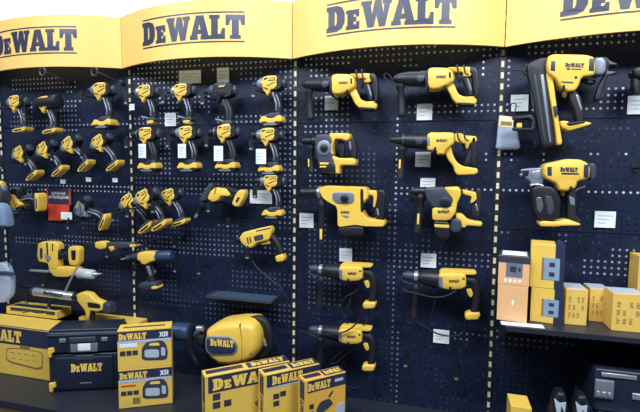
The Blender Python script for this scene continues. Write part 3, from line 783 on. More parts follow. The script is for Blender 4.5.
rh1 = t
rh1.copy((342.6, 84.5), (438.2, 78.8), 'yellow cordless rotary hammer with D grip, top right of the hammer bay')
# type 2 : grey L shape
t = T('rotary_hammer', 'small grey and yellow L-shaped rotary hammer in the left column, second from top', 'rotary hammer', 290, 115, 5.8, -.11, (220, 200), RG)
t.slab('gear_housing', [(150, 112), (232, 110), (250, 150), (240, 200), (265, 275), (266, 342), (178, 332), (160, 252), (148, 200)], DGR, th=.036)
t.slab('frame', [(225, 105), (345, 106), (352, 118), (350, 142), (330, 152), (296, 140), (262, 142), (248, 195), (250, 238), (285, 250), (375, 250), (388, 272), (378, 292), (292, 290), (290, 340), (266, 340), (264, 290), (235, 268), (230, 200), (246, 150)], YEL, th=.034)
t.slab('grip', [(345, 138), (374, 140), (390, 200), (384, 252), (356, 250), (350, 205)], RUB, th=.02)
t.slab('grip_inlay', [(342, 150), (352, 150), (358, 190), (350, 210)], SIL, th=.022, b=.002)
t.slab('trigger', [(275, 150), (305, 150), (318, 190), (312, 240), (290, 238)], BLK, th=.012)
t.slab('motor_end', [(160, 268), (262, 275), (266, 335), (178, 328)], BLK, th=.038, b=.006)
t.slab('label_bar', [(178, 276), (228, 276), (228, 287), (178, 287)], GOLD, th=.0395, b=.001, ch=0)
t.slab('label_bar', [(178, 296), (215, 296), (215, 304), (178, 304)], GOLD, th=.0395, b=.001, ch=0)
t.knob('dial_ring', (200, 190), 42, GRY, t.Y-.03, .009)
t.knob('mode_dial', (200, 190), 22, BLK, t.Y-.036, .012)
t.barrel('chuck', (155, 150), (62, 150), [(0, 26), (.25, 28), (.35, 20), (.7, 22), (1, 9)], BLK)
t.bar('wire_clip', [(85, 128), (55, 135), (48, 160), (70, 172)], 2.6, BLK, seg=8)
side_handle(t, (122, 178), (125, 335), 18, yellow=[(106, 255), (113, 255), (113, 300), (106, 300)])
# type 3 : long barrel right column
t = T('rotary_hammer', 'yellow rotary hammer with long black barrel, right column second from top', 'rotary hammer', 380, 115, 5.33, -.11, (330, 150), RG)
b_ = t.slab('motor_housing', [(250, 92), (388, 92), (402, 110), (398, 150), (372, 172), (350, 190), (345, 212), (302, 212), (298, 192), (250, 190)], YEL, th=.038, b=.018)
t.logo((300, 142), (358, 142), 13, t.Y-.039, parent=b_)
t.slab('vent_strip', [(252, 118), (266, 118), (268, 165), (252, 165)], GRY, th=.0395, b=.002, ch=0, parent=b_)
t.slab('lower_strut', [(340, 180), (378, 162), (388, 210), (402, 240), (415, 255), (440, 272), (520, 284), (522, 306), (505, 318), (412, 320), (398, 300), (390, 270), (360, 235)], YEL, th=.018)
t.slab('rear_bracket', [(398, 98), (435, 96), (448, 108), (512, 114), (518, 135), (510, 148), (482, 150), (468, 180), (458, 178), (452, 152), (415, 148), (398, 140)], YEL, th=.026)
t.slab('rear_shell', [(492, 112), (512, 118), (520, 200), (514, 276), (484, 270), (488, 200), (480, 150)], BLK, th=.026)
t.slab('grip', [(482, 148), (500, 150), (500, 205), (490, 262), (448, 268), (455, 240), (470, 200)], RUB, th=.02)
t.slab('trigger', [(435, 150), (455, 152), (458, 180), (450, 205), (440, 190)], BLK, th=.01)
t.barrel('gear_case', (255, 142), (130, 134), [(0, 46), (.2, 47), (.3, 43), (.8, 40), (1, 36)], BLK)
t.barrel('chuck', (130, 134), (48, 130), [(0, 24), (.35, 26), (.45, 22), (.7, 20), (1, 8)], BLK)
t.barrel('collar', (120, 133), (136, 134), [(0, 34), (1, 34)], DGR)
t.knob('mode_dial', (210, 138), 20, DGR, t.Y-.03, .012)
side_handle(t, (120, 165), (106, 348), 21, yellow=[(102, 238), (112, 238), (110, 285), (100, 285)])
# type 4 : large SDS body left column
t = T('rotary_hammer', 'large all-yellow rotary hammer with grey dial panel in the left column', 'rotary hammer', 290, 175, 5.8, -.12, (330, 180), RG)
b_ = t.slab('body', [(165, 80), (205, 62), (300, 66), (440, 70), (456, 95), (458, 130), (432, 155), (425, 215), (450, 252), (545, 262), (556, 278), (545, 300), (430, 298), (380, 290), (278, 305), (276, 185), (215, 152), (192, 132), (178, 105)], YEL, th=.045, b=.018)
t.slab('dial_panel', [(250, 110), (262, 98), (362, 98), (376, 112), (376, 150), (362, 165), (275, 165), (252, 145)], GRY, th=.048, b=.003, parent=b_)
t.knob('mode_dial', (318, 134), 22, BLK, t.Y-.048, .012, parent=b_)
t.logo((295, 222), (345, 222), 13, t.Y-.046, parent=b_)
t.slab('label_bar', [(300, 230), (345, 232), (345, 248), (320, 246)], SIL, th=.0457, b=.001, ch=0, parent=b_)
t.slab('battery', [(282, 300), (380, 292), (432, 300), (430, 340), (420, 352), (292, 350), (284, 335)], BLK, th=.04)
t.slab('damper', [(410, 80), (430, 78), (432, 160), (425, 215), (412, 215)], BLK, th=.046, b=.003)
t.slab('rear_bracket', [(430, 88), (498, 90), (508, 105), (506, 135), (494, 188), (482, 186), (486, 122), (440, 112)], YEL, th=.028)
t.slab('grip', [(502, 88), (545, 84), (556, 110), (548, 262), (505, 258), (488, 215), (506, 150)], BLK, th=.026)
t.slab('grip_inlay', [(500, 190), (514, 196), (520, 232), (510, 232)], SIL, th=.027, b=.002)
t.barrel('chuck', (168, 102), (58, 100), [(0, 34), (.1, 34), (.12, 28), (.5, 28), (.55, 24), (.9, 26), (1, 16)], BLK)
t.barrel('collar', (165, 102), (185, 102), [(0, 36), (1, 40)], SIL)
side_handle(t, (185, 140), (180, 410), 19, dy=-.02, yellow=[(174, 312), (188, 312), (187, 372), (174, 372)])
# type 5
t = T('rotary_hammer', 'grey and yellow rotary hammer with black lower housing in the right column', 'rotary hammer', 380, 175, 5.33, -.12, (340, 160), RG)
t.slab('gear_housing', [(238, 68), (342, 62), (386, 98), (384, 165), (375, 175), (280, 174), (258, 140), (242, 110)], DGR, th=.04)
b_ = t.slab('motor_housing', [(342, 66), (418, 62), (432, 80), (430, 110), (412, 150), (404, 200), (372, 242), (278, 242), (278, 172), (376, 172), (388, 130), (348, 80)], YEL, th=.042, b=.012)
t.logo((308, 202), (368, 202), 14, t.Y-.043, parent=b_)
t.knob('mode_dial', (347, 143), 25, BLK, t.Y-.038, .014)
t.slab('lower_housing', [(284, 242), (370, 246), (372, 330), (350, 345), (300, 335), (288, 300)], BLK, th=.038)
t.slab('yellow_band', [(290, 260), (368, 264), (368, 280), (292, 276)], YEL, th=.039, b=.001, ch=0)
t.slab('motor_end', [(375, 238), (402, 228), (438, 240), (432, 300), (400, 308), (372, 295)], DGR, th=.03)
t.slab('lower_strut', [(404, 205), (436, 205), (470, 238), (542, 250), (546, 262), (535, 275), (462, 268), (455, 280), (436, 280), (428, 242), (402, 232)], YEL, th=.03)
t.slab('rear_bracket', [(435, 76), (480, 85), (512, 92), (516, 130), (492, 150), (480, 148), (488, 115), (440, 102)], YEL, th=.026)
t.slab('grip', [(508, 80), (540, 76), (542, 150), (534, 228), (492, 222), (488, 165), (512, 140)], RUB, th=.022)
t.slab('grip_inlay', [(505, 152), (516, 154), (524, 190), (514, 190)], SIL, th=.0235, b=.002)
t.slab('damper', [(420, 64), (438, 66), (440, 105), (426, 130)], BLK, th=.035)
t.barrel('chuck', (245, 88), (162, 84), [(0, 28), (.2, 24), (.5, 22), (.6, 24), (1, 10)], BLK)
side_handle(t, (222, 95), (198, 310), 21, yellow=[(200, 205), (211, 205), (208, 262), (197, 262)])
# type 6 corded (three)
def corded():
    t = T('corded_rotary_hammer', 'yellow corded rotary hammer in the left column under the big dial hammer', 'rotary hammer', 290, 240, 5.8, -.11, (350, 190), 'corded rotary hammers')
    b_ = t.slab('motor_housing', [(286, 158), (300, 150), (400, 152), (418, 156), (424, 175), (424, 220), (400, 234), (340, 238), (300, 230), (284, 200)], YEL, th=.036, b=.014)
    t.slab('top_plate', [(290, 145), (308, 134), (400, 138), (470, 142), (478, 150), (468, 158), (400, 158), (300, 160)], YEL, th=.026, parent=b_)
    t.slab('vent', [(404, 172), (416, 172), (416, 182), (404, 182)], BLK, th=.0365, b=.001, ch=0, parent=b_)
    t.logo((335, 200), (385, 200), 13, t.Y-.037, parent=b_)
    t.slab('vent_strip', [(286, 166), (308, 166), (310, 228), (290, 222)], GRY, th=.037, b=.003, parent=b_)
    t.bar('handle', [(425, 190), (462, 195), (482, 240), (482, 310), (474, 365)], [22, 24, 22, 20, 22], RUB, flat=.9)
    t.slab('trigger', [(428, 238), (455, 236), (464, 260), (460, 276), (448, 280), (436, 262)], YEL, th=.01)
    t.slab('handle_base', [(424, 366), (440, 358), (495, 358), (500, 372), (490, 396), (432, 398), (422, 385)], YEL, th=.024)
    t.barrel('gear_case', (290, 186), (195, 172), [(0, 48), (.3, 46), (.5, 42), (.8, 38), (1, 28)], BLK)
    t.barrel('chuck', (200, 173), (115, 163), [(0, 24), (.2, 28), (.4, 22), (.7, 24), (1, 14)], DGR)
    t.barrel('collar', (172, 169), (188, 171), [(0, 28), (1, 30)], SIL)
    t.bar('depth_clip', [(118, 165), (108, 190), (140, 205), (165, 212)], 3, DGR, seg=8)
    side_handle(t, (182, 210), (172, 398), 17)
    return t
ct = corded()
ct2 = ct.copy((341.7, 264.1), (440.5, 271), 'yellow corded rotary hammer in the right column, lowest on that side')
ct3 = ct.copy((341.7, 264.1), (341.2, 326), 'yellow corded rotary hammer at the bottom of the left column above the boxes')
ct2.scale = (1.04, 1.04, 1.04)
def cord(parent, pxs, Y, r=.0034):
    W3 = [P(p[0], p[1], Y+(p[2] if len(p) > 2 else 0)) for p in pxs]
    V, F = tube_geo(spline(W3, 7), r, 8); s = parent.scale[0]
    V = [Vector(v) for v in V]; org = parent.location
    return finish('power_cord', [(v-org)/s for v in V], F, BLK, parent)
cord(ct.root, [(368, 307), (368, 318), (362, 326), (352, 328), (344, 318), (341, 306), (346, 297), (357, 290), (361, 280), (358, 270)], -.1)
cord(ct.root, [(355, 285, .02), (350, 300), (347, 310), (352, 300)], -.06)
cord(ct2, [(465, 312), (466, 322), (463, 333), (452, 336), (438, 334), (424, 326), (412, 318), (406, 306)], -.08)
cord(ct2, [(402, 280), (403, 290), (415, 293), (432, 297), (446, 296), (456, 291)], -.17)
cord(ct2, [(436, 297), (434, 306), (431, 316), (428, 322)], -.08)
cord(ct3, [(300, 331), (318, 334), (335, 334), (350, 329), (360, 318), (362, 308)], -.16)
cord(ct3, [(366, 371), (366, 382), (355, 388), (346, 386)], -.08)
cord(ct3, [(357, 347), (345, 355), (336, 363), (330, 362), (342, 352), (350, 347)], -.08)
# hooks for hammers (two prongs each): px under body
for px, py, lab in [(333, 96, 'top left rotary hammer'), (349, 96, 'top left rotary hammer, right prong'), (428, 91, 'top right rotary hammer'), (445, 92, 'top right rotary hammer, right prong'),
                    (322, 174, 'small grey rotary hammer'), (435, 152.5, 'long barrelled rotary hammer'), (337, 200, 'large dial hammer'), (412, 198, 'grey and yellow hammer of the right column'),
                    (350, 281, 'upper corded hammer of the left column'), (450, 289, 'corded hammer of the right column'), (350, 343, 'lowest corded hammer of the left column')]:
    hook_px(px, py, -.11, .15, 'black peg hook under the '+lab)
for px, py in [(356, 70.5), (457, 65.5), (457, 131)]:
    a = P(px, py, -.15); lab = {70.5: 'top left rotary hammer', 65.5: 'top right rotary hammer', 131: 'long barrelled rotary hammer'}[py]
    root = empty('retaining_hook', (a.x, 0, a.z), 'bent black wire hook looped over the '+lab, 'hook', 'wire hooks looped over the hammers')
    V, F = tube_geo(spline([(0, -.002, 0), (0, -.09, .004), (0, -.155, 0), (.006, -.157, -.03), (.02, -.157, -.045)], 5), .003, 8); finish('arm', V, F, BLK, root)
    V, F = tube_geo(spline([(.025, -.002, 0), (.025, -.09, .004), (.025, -.155, 0), (.031, -.157, -.03), (.045, -.157, -.04)], 5), .003, 8); finish('arm', V, F, BLK, root)
# empty hooks
for px, py, lab in [(164, 262, 'right of the rivet gun canister'), (183.5, 262, 'middle of the empty space beside the rivet gun'), (207, 264, 'right of the empty space beside the rivet gun'),
                    (407, 352, 'on the empty lower part of the hammer bay, left'), (456, 364, 'on the empty lower part of the hammer bay, right'), (156, 240, 'above the rivet gun'),
                    (183, 238, 'above the empty space, upper right of the rivet gun'), (235, 218, 'below the cordless screw gun')]:
    v = P(px, py, 0); hook(v.x, v.z, .07, 'empty black peg hook '+lab)

# ------------------------------------------------------------------ price cards
for r_, lab in [((179, 71, 201, 83), 'wide white card high above the second top-row wrench'), ((217, 68, 229, 82), 'white card above the dark grey wrench'),
    ((165, 113, 176, 126), 'white card beside the handle of the second top-row wrench'),
    ((325, 96, 338, 110), 'white card under the top left rotary hammer'), ((417, 104, 432, 120), 'white card under the top right rotary hammer'),
    ((415.5, 152, 430.5, 167), 'white card under the long barrelled hammer'), ((420.5, 178, 435, 191), 'white card behind the grey hammer chuck'),
    ((299.5, 213, 313.5, 228), 'white card left of the large dial hammer handle'), ((339.5, 248, 352, 262), 'white card above the corded hammer, left column'),
    ((421, 253, 436, 268), 'white card above the corded hammer, right column'), ((433.5, 329, 449, 344), 'lowest white card, under the corded hammer of the right column'),
    ((511, 95, 528, 111), 'white card left of the framing nailer'), ((628, 96, 648, 114), 'white card at the right edge under the dark tool'),
    ((595, 211, 615, 228), 'white card right of the coil nailer'), ((250, 190, 272, 204), 'wide white card beside the compact drill')]:
    card(*r_, lab)
for r_, Y, lab in [((138.5, 144, 146, 158), -.145, 'first'), ((178, 144, 186, 158), -.145, 'second'), ((214, 146, 223, 161), -.145, 'third'), ((256, 149, 266, 164), -.145, 'last')]:
    card(*r_, 'small white ticket hanging at the handle of the %s drill in the second row' % lab, Y=Y)
for i, (x, y) in enumerate([(63, 181.5), (88.5, 179.5), (115, 180)]):
    card(x-2.5, y-2, x+2.5, y+2.2, 'tiny white tag below the %s of the tilted impact drivers' % ['second', 'third', 'last'][i], Y=-.06)
card(129.5, 104, 134.5, 110, 'tiny white tag left of the first top-row wrench in the second bay', Y=-.06)
card(61, 212, 72, 219.5, 'small white ticket beneath the dark sideways driver', Y=-.03)

# ================================================================== BAY 4
t = T('framing_nailer', 'large yellow framing nailer with long slanted black magazine', 'nail gun', 480, 50, 4, -.12, (370, 90))
b_ = t.slab('motor_housing', [(270, 28), (292, 18), (420, 21), (452, 30), (460, 60), (455, 104), (405, 110), (390, 150), (376, 166), (345, 170), (318, 148), (302, 120), (268, 94), (264, 60)], YEL, th=.04, b=.01)
t.slab('lower_vent', [(318, 128), (372, 130), (366, 138), (326, 136)], INK, th=.0402, b=.001, ch=0, parent=b_)
t.slab('gear_knob', [(372, 108), (384, 106), (386, 118), (374, 120)], BLK, th=.041, b=.002, parent=b_)
t.slab('stripe', [(281, 48), (298, 48), (296, 90), (278, 86)], NAVY, th=.0412, b=.002, ch=0, parent=b_)
t.slab('stripe', [(432, 38), (453, 38), (450, 88), (429, 88)], NAVY, th=.0412, b=.002, ch=0, parent=b_)
t.logo((341, 67), (415, 69), 15, t.Y-.041, parent=b_)
t.slab('small_print', [(342, 75), (355, 75), (355, 83), (342, 83)], NAVY, th=.0412, b=.001, ch=0, parent=b_)
t.slab('small_print', [(360, 77), (400, 79), (400, 84), (360, 82)], NAVY, th=.0412, b=.001, ch=0, parent=b_)
t.slab('rear_cap', [(454, 34), (488, 30), (503, 48), (500, 88), (486, 103), (455, 100)], GRY, th=.04)
t.slab('rear_frame', [(486, 28), (505, 30), (522, 46), (550, 55), (546, 66), (516, 62), (510, 84), (546, 86), (546, 95), (512, 100), (488, 165), (488, 196), (468, 206), (458, 195), (472, 150), (500, 92), (506, 50)], BLK, th=.014)
t.slab('magazine', [(188, 56), (240, 32), (268, 30), (262, 92), (280, 230), (298, 374), (290, 386), (246, 386), (230, 300), (208, 180), (190, 100)], BLK, th=.018)
t.slab('magazine_rail', [(212, 100), (222, 98), (264, 370), (256, 372)], DGR, th=.020, b=.002)
t.slab('nail_strip', [(240, 100), (252, 98), (284, 368), (276, 370)], GRY, th=.019, b=.001, ch=0)
t.slab('front_column', [(262, 92), (288, 94), (300, 180), (312, 270), (328, 368), (322, 380), (306, 378), (298, 300), (276, 180)], YEL, th=.022)
t.slab('column_sticker', [(292, 226), (304, 224), (308, 262), (297, 264)], NAVY, th=.035, b=.001, ch=0)
t.slab('handle', [(352, 168), (384, 164), (404, 190), (410, 240), (414, 285), (386, 292), (378, 245), (360, 205)], RUB, th=.022)
t.slab('grip_inlay', [(378, 180), (390, 182), (408, 240), (400, 244)], SIL, th=.024, b=.002)
t.slab('foot', [(318, 284), (348, 284), (362, 298), (420, 286), (444, 292), (440, 300), (385, 316), (352, 324), (322, 308)], YEL, th=.026)
t.slab('battery_rail', [(340, 292), (415, 284), (418, 292), (352, 304)], BLK, th=.03, b=.004)
t.slab('trigger', [(330, 168), (350, 172), (344, 192), (332, 186)], YEL, th=.01)
t.bar('motor_duct', [(398, 118), (440, 130), (460, 124)], [9, 12, 8], BLK)
t.bar('rafter_hook', [(192, 84), (150, 80), (132, 80)], 4, BLK)
t.bar('rafter_hook', [(188, 56), (178, 90), (190, 100)], 6, BLK)
t.slab('contact_tip', [(130, 268), (205, 258), (222, 285), (218, 325), (135, 322), (130, 312), (205, 312), (208, 282), (188, 275), (132, 278)], BLK, th=.016, ch=0)
t.slab('shoe', [(148, 292), (168, 292), (168, 312), (146, 312)], YEL, th=.012)
t.bar('wire_loop', [(122, 262), (125, 216), (145, 220), (134, 262)], 2.2, BLK, seg=8)
hook_px(560, 93, -.12, .17, 'black peg hook under the framing nailer housing')
hook_px(533, 147, -.12, .15, 'black peg hook under the framing nailer magazine')
# bagged part
t = T('blister_bag', 'small clear bag of parts with cream header card, left of the framing nailer', 'bag', 480, 50, 4, -.03, (100, 300))
t.slab('film', [(72, 300), (132, 305), (150, 320), (166, 398), (62, 398), (68, 350)], BAG, th=.012, b=.011)
t.slab('header_card', [(78, 262), (134, 268), (132, 312), (72, 306)], mat('cream_card', (.75, .68, .45), .6), th=.0125, b=.001, ch=0)
t.slab('print', [(84, 285), (128, 288), (126, 304), (82, 300)], PRINT, th=.0135, b=.001, ch=0)
t.slab('parts', [(85, 330), (140, 335), (145, 385), (80, 385)], GRY, th=.007, b=.003)
# dark tool at right edge
t = T('brushless_grinder', 'dark drill cut off by the right edge above a white card', 'power tool', 600, 40, 4.12, -.11, (150, 150))
t.root.name = 'dark_drill'
t.slab('housing', [(135, 125), (150, 112), (235, 112), (245, 165), (200, 178), (165, 160), (138, 150)], BLK, th=.032)
t.slab('handle', [(138, 155), (160, 160), (165, 180), (158, 222), (142, 222), (135, 190)], RUB, th=.02)
t.barrel('chuck', (140, 136), (120, 136), [(0, 14), (1, 8)], BLK)
t.slab('grip', [(190, 170), (212, 170), (220, 235), (196, 235)], RUB, th=.02)
hook_px(642, 84, -.11, .15, 'black peg hook holding the dark drill at the right edge')
# coil nailer
t = T('coil_nailer', 'yellow coil nailer with round black nail canister', 'nail gun', 480, 140, 4, -.12, (350, 130))
b_ = t.slab('motor_housing', [(250, 108), (264, 94), (330, 80), (345, 76), (400, 78), (425, 90), (438, 110), (435, 155), (388, 165), (382, 190), (350, 206), (312, 202), (302, 175), (262, 156), (252, 140)], YEL, th=.045, b=.016)
t.slab('stripe', [(264, 108), (283, 106), (283, 145), (266, 142)], NAVY, th=.0465, b=.002, ch=0, parent=b_)
t.slab('stripe', [(410, 98), (430, 100), (428, 150), (408, 150)], NAVY, th=.0465, b=.002, ch=0, parent=b_)
t.logo((321, 125), (390, 127), 16, t.Y-.046, parent=b_)
t.slab('small_print', [(321, 130), (390, 132), (390, 139), (321, 138)], NAVY, th=.0463, b=.001, ch=0, parent=b_)
t.slab('rear_cap', [(430, 94), (452, 92), (464, 105), (460, 155), (438, 160)], DGR, th=.038)
t.slab('handle', [(342, 204), (380, 194), (388, 240), (380, 300), (405, 320), (404, 335), (352, 342), (348, 300), (350, 240)], RUB, th=.024)
t.slab('grip_inlay', [(354, 222), (376, 232), (378, 262), (358, 258)], GRY, th=.026, b=.002)
t.bar('guard', [(372, 212), (392, 196), (420, 186)], 4, GRY)
t.slab('trigger', [(325, 200), (344, 204), (336, 226), (326, 220)], YEL, th=.01)
t.slab('foot', [(234, 328), (250, 322), (300, 326), (345, 314), (402, 335), (395, 342), (330, 342), (300, 346), (240, 344)], YEL, th=.032)
t.slab('nail_canister', [(205, 195), (225, 182), (282, 184), (308, 205), (322, 240), (316, 308), (290, 320), (236, 320), (214, 290), (208, 240)], BLK, th=.034)
t.slab('canister_window', [(222, 230), (242, 226), (252, 262), (240, 292), (226, 280)], STL, th=.035, b=.002)
t.slab('canister_ridge', [(256, 220), (285, 225), (296, 270), (284, 300), (268, 296)], DGR, th=.0365, b=.004)
t.slab('nose', [(160, 118), (200, 112), (248, 110), (256, 150), (250, 182), (205, 190), (200, 165), (180, 152)], GRY, th=.018)
t.slab('nose_plate', [(205, 125), (240, 120), (246, 150), (212, 158)], SIL, th=.02, b=.003)
t.slab('nose_slot', [(166, 122), (196, 120), (192, 146), (176, 146)], BLK, th=.019, b=.002)
t.bar('contact_tip', [(200, 130), (175, 136), (160, 142)], [9, 10, 7], GRY)
t.bar('latch', [(200, 182), (228, 178), (252, 184)], 5, SIL, dy=-.025)
hook_px(567, 191, -.12, .17, 'black peg hook under the coil nailer')
hook_px(634, 168, 0, .09, 'empty black peg hook near the right edge, upper')
v = P(633, 166, 0); 

# ================================================================== BOXES
def carton(name, label, org, ang, w, d, h, m, group=None, cat='box'):
    """carton with its front lower left corner at org, front turned by ang; returns root, placer for printing"""
    root = empty(name, org, label, cat, group); root.rotation_euler = (0, 0, ang)
    box('carton', (0, w, 0, d, 0, h), m, root, bev=.0015)
    return root
def patch(root, name, face, rect, m, w, d, h, lift=.0008, label=None, bev=0):
    x0, x1, z0, z1 = rect
    if face == 'front': b = (x0, x1, -lift, 0, z0, z1)
    elif face == 'top': b = (x0, x1, z0, z1, h, h+lift)
    elif face == 'left': b = (-lift, 0, x0, x1, z0, z1)
    elif face == 'right': b = (w, w+lift, x0, x1, z0, z1)
    o = box(name, b, m, root, bev=0)
    if label: o['label'] = label
    return o
def blogo(root, x0, x1, z, hgt, m=GOLD, lift=.0012, lines=False, txt='DEWALT'):
    polys, w = word(txt, lines=lines)
    return letters('brand_lettering', polys, lambda a, b: (x0+(x1-x0)*a/w, -lift, z+b*hgt), m, root, (0, 0, 0))
def pict(root, name, poly, m, lift=.0012):
    V, F = slab_geo(poly, -lift/2, lift/2+.0002, .0002, 1); return finish(name, V, F, m, root, smooth=False)

BZ = .4768
# left big box
lx = -.35
root = carton('long_box', 'large yellow carton with navy band and case drawing at the left, under the flat box', (lx, -.27, BZ), 0, .95, .15, .255, YELC)
w, d, h = .95, .15, .255
bl = patch(root, 'navy_band', 'front', (0, w, h-.092, h-.004), NAVY, w, d, h)
patch(root, 'navy_band', 'top', (.0, w, .0, .008), NAVY, w, d, h)
e0 = P(-22, 350, -.272).x-lx; e1 = P(21.5, 350, -.272).x-lx
blogo(root, e0, e1, h-.078, .058)
cx = P(20, 358, -.27).x-lx
pict(root, 'case_drawing', [(cx-.09, .065), (cx+.14, .045), (cx+.15, .145), (cx+.0, .150), (cx-.085, .14)], PRINT, .0008)
pict(root, 'case_drawing', [(cx-.083, .075), (cx+.135, .055), (cx+.145, .140), (cx+.0, .144), (cx-.08, .134)], YELC, .0014)
pict(root, 'case_handle', [(cx+.0, .150), (cx+.07, .150), (cx+.065, .165), (cx+.01, .165)], PRINT, .001)
for i in range(4): patch(root, 'print_mark', 'front', (cx-.06+.045*i, cx-.035+.045*i, .118, .122), PRINT, w, d, h, .002)
for i in range(4): patch(root, 'print_mark', 'front', (cx-.05+.045*i, cx-.03+.045*i, .088, .091), PRINT, w, d, h, .002)
carton('yellow_carton', 'yellow carton of which only the top shows behind the toolbox', (.62, -.095, BZ), 0, .36, .088, .275, YELC)
# flat box on it
a = P(6.5, 314, -.2); z = BZ+.2555
a = P(6.5, 313.5, Z=z); b = P(54, 320.5, Z=z)
fw, fd, fh = (b-a).length*1.0, .10, .042
ang = math.atan2(b.y-a.y, b.x-a.x)
root = carton('flat_box', 'slim yellow and black carton lying on top of the large left carton', (a.x, max(a.y, -.265), z), 0, b.x-a.x, fd, fh, YELC)
fw = b.x-a.x
patch(root, 'black_band', 'front', (.03, fw-.01, fh*.5, fh*.98), INK, fw, fd, fh)
pict(root, 'wavy_print', [(fw*.3, .01), (fw*.45, .016), (fw*.6, .008), (fw*.8, .018), (fw*.8, .026), (fw*.6, .018), (fw*.45, .028), (fw*.3, .022)], GOLD, .0018)
pict(root, 'wavy_print', [(fw*.33, .014), (fw*.48, .024), (fw*.48, .030), (fw*.33, .022)], INK, .0024)
patch(root, 'black_band', 'top', (.02, fw-.02, .02, .06), INK, fw, fd, fh)
# yellow carton below the base shelf, lower left corner
root = carton('yellow_carton', 'yellow carton standing on the floor below the base shelf at lower left', (-.1, -.47, 0.0), 0, .95, .3, .43, YELC)

# toolbox
tp = P(49.5, 392.5, Z=BZ); tq = P(118.5, 389, Z=BZ)
ta = math.atan2(tq.y-tp.y, tq.x-tp.x); tw = (tq-tp).length; th_ = .305; td = .155
root = empty('toolbox', tp, 'black stackable plastic toolbox with yellow latches and yellow lettering', 'toolbox'); root.rotation_euler = (0, 0, ta)
BX = mat('toolbox_black_plastic', (.012, .018, .04), .38, bump=.2, scale=200)
def rbox(name, b, m, root, bev=.008):
    o = box(name, b, m, root, bev=0); md = o.modifiers.new('bevel', 'BEVEL'); md.width = bev; md.segments = 3
    for p in o.data.polygons: p.use_smooth = True
    return o
rbox('body', (0, tw, 0, td, .0, .185), BX, root, .012)
rbox('drawer_front', (.035, tw-.02, -.008, .005, .015, .17), BX, root, .005)
ld = rbox('lid', (-.004, tw+.004, -.006, td, .19, .292), BX, root, .012)
rbox('lid_top', (.0, tw, .008, td-.01, .285, .303), BX, root, .008)
rbox('lid_rim', (-.006, tw+.006, -.010, .02, .272, .283), BX, root, .004)
rbox('carry_handle', (tw*.32, tw*.7, -.016, .01, .245, .27), DGR, root, .004)
rbox('badge', (tw*.33, tw*.72, -.010, .0, .195, .238), GRY, root, .003)['label'] = 'pale grey label plate'
rbox('badge_sticker', (tw*.44, tw*.62, -.012, -.009, .203, .238), WHT, root, .002)
rbox('clip', (tw*.18, tw*.27, -.014, .0, .245, .265), GRY, root, .003)
rbox('clip', (tw*.78, tw*.87, -.014, .0, .245, .265), GRY, root, .003)
rbox('recess', (tw*.40, tw*.66, -.011, -.004, .155, .18), DGR, root, .003)
blogo(root, tw*.33, tw*.78, .10, .038, lift=.0095)
patch(root, 'small_print', 'front', (tw*.45, tw*.62, .04, .046), GRY, tw, td, .3, .009)
for z_ in (.175, .004):
    V, F = slab_geo([(.004, z_+.045), (.03, z_+.048), (.034, z_+.028), (.020, z_+.020), (.018, z_), (.004, z_+.006)], -.004, .009, .002, ch=0)
    o = finish('latch', V, F, YEL, root); o['label'] = 'yellow corner latch'

# radio cartons
xp = P(119, 409, Z=BZ); xq = P(172.5, 403, Z=BZ); xa = math.atan2(xq.y-xp.y, xq.x-xp.x); xw = (xq-xp).length; xh = .178
GREYS = mat('light_grey_print', (.45, .52, .62), .5)
SLATE = mat('blue_grey_print', (.22, .33, .45), .5)
def radio_box(name, label, z, zs):
    root = carton(name, label, (xp.x, xp.y, z), xa, xw, .085, xh, YELC, 'radio cartons stacked by the toolbox')
    w, d, h = xw, .085, xh
    patch(root, 'navy_band', 'front', (0, w, h-.047, h-.006), NAVY, w, d, h)
    patch(root, 'grey_strip', 'front', (0, w, h-.062, h-.047), GREYS, w, d, h)
    blogo(root, .006, w*.53, h-.043, .028)
    o = blogo(root, w*.77, w*.94, h-.040, .022, WINK, txt='XR'); o['label'] = 'pale two-letter mark'
    for i in range(3): patch(root, 'icon', 'front', (.01+.026*i, .032+.026*i, .062 if zs else .058, .084 if zs else .078), INK, w, d, h)
    if zs: patch(root, 'white_sticker', 'front', (.008, w*.36, h-.078, h-.060), WHT, w, d, h, .001)
    else:
        patch(root, 'red_print', 'front', (.012, w*.32, h-.080, h-.072), RED, w, d, h, .001)
        patch(root, 'code_block', 'front', (.012, .045, .012, .045), YELP, w, d, h, .001); patch(root, 'code_block', 'front', (.058, .09, .016, .045), PRINT, w, d, h, .001)
    x = w*.44
    pict(root, 'radio_picture', [(x, .035), (w*.9, .028), (w*.93, .06), (w*.9, .1), (w*.82, .122), (x+.02, .118), (x+.0, .09)], DGR, .0012)
    pict(root, 'radio_grille', [(x+.012, .048), (w*.76, .042), (w*.76, .08), (x+.012, .084)], GREYS, .0018)
    pict(root, 'radio_panel', [(x+.03, .1), (w*.78, .098), (w*.76, .112), (x+.035, .112)], GOLD, .0018)
    pict(root, 'radio_dial', [(w*.8, .05), (w*.88, .048), (w*.88, .085), (w*.8, .09)], GREYS, .0018)
    patch(root, 'flap_seam', 'top', (.02, w-.03, .03, .045), INK, w, d, h, .0006)
    return root
radio_box('radio_carton', 'lower of two stacked yellow radio cartons right of the toolbox', BZ, False)
radio_box('radio_carton', 'upper of two stacked yellow radio cartons right of the toolbox', BZ+xh+.001, True)

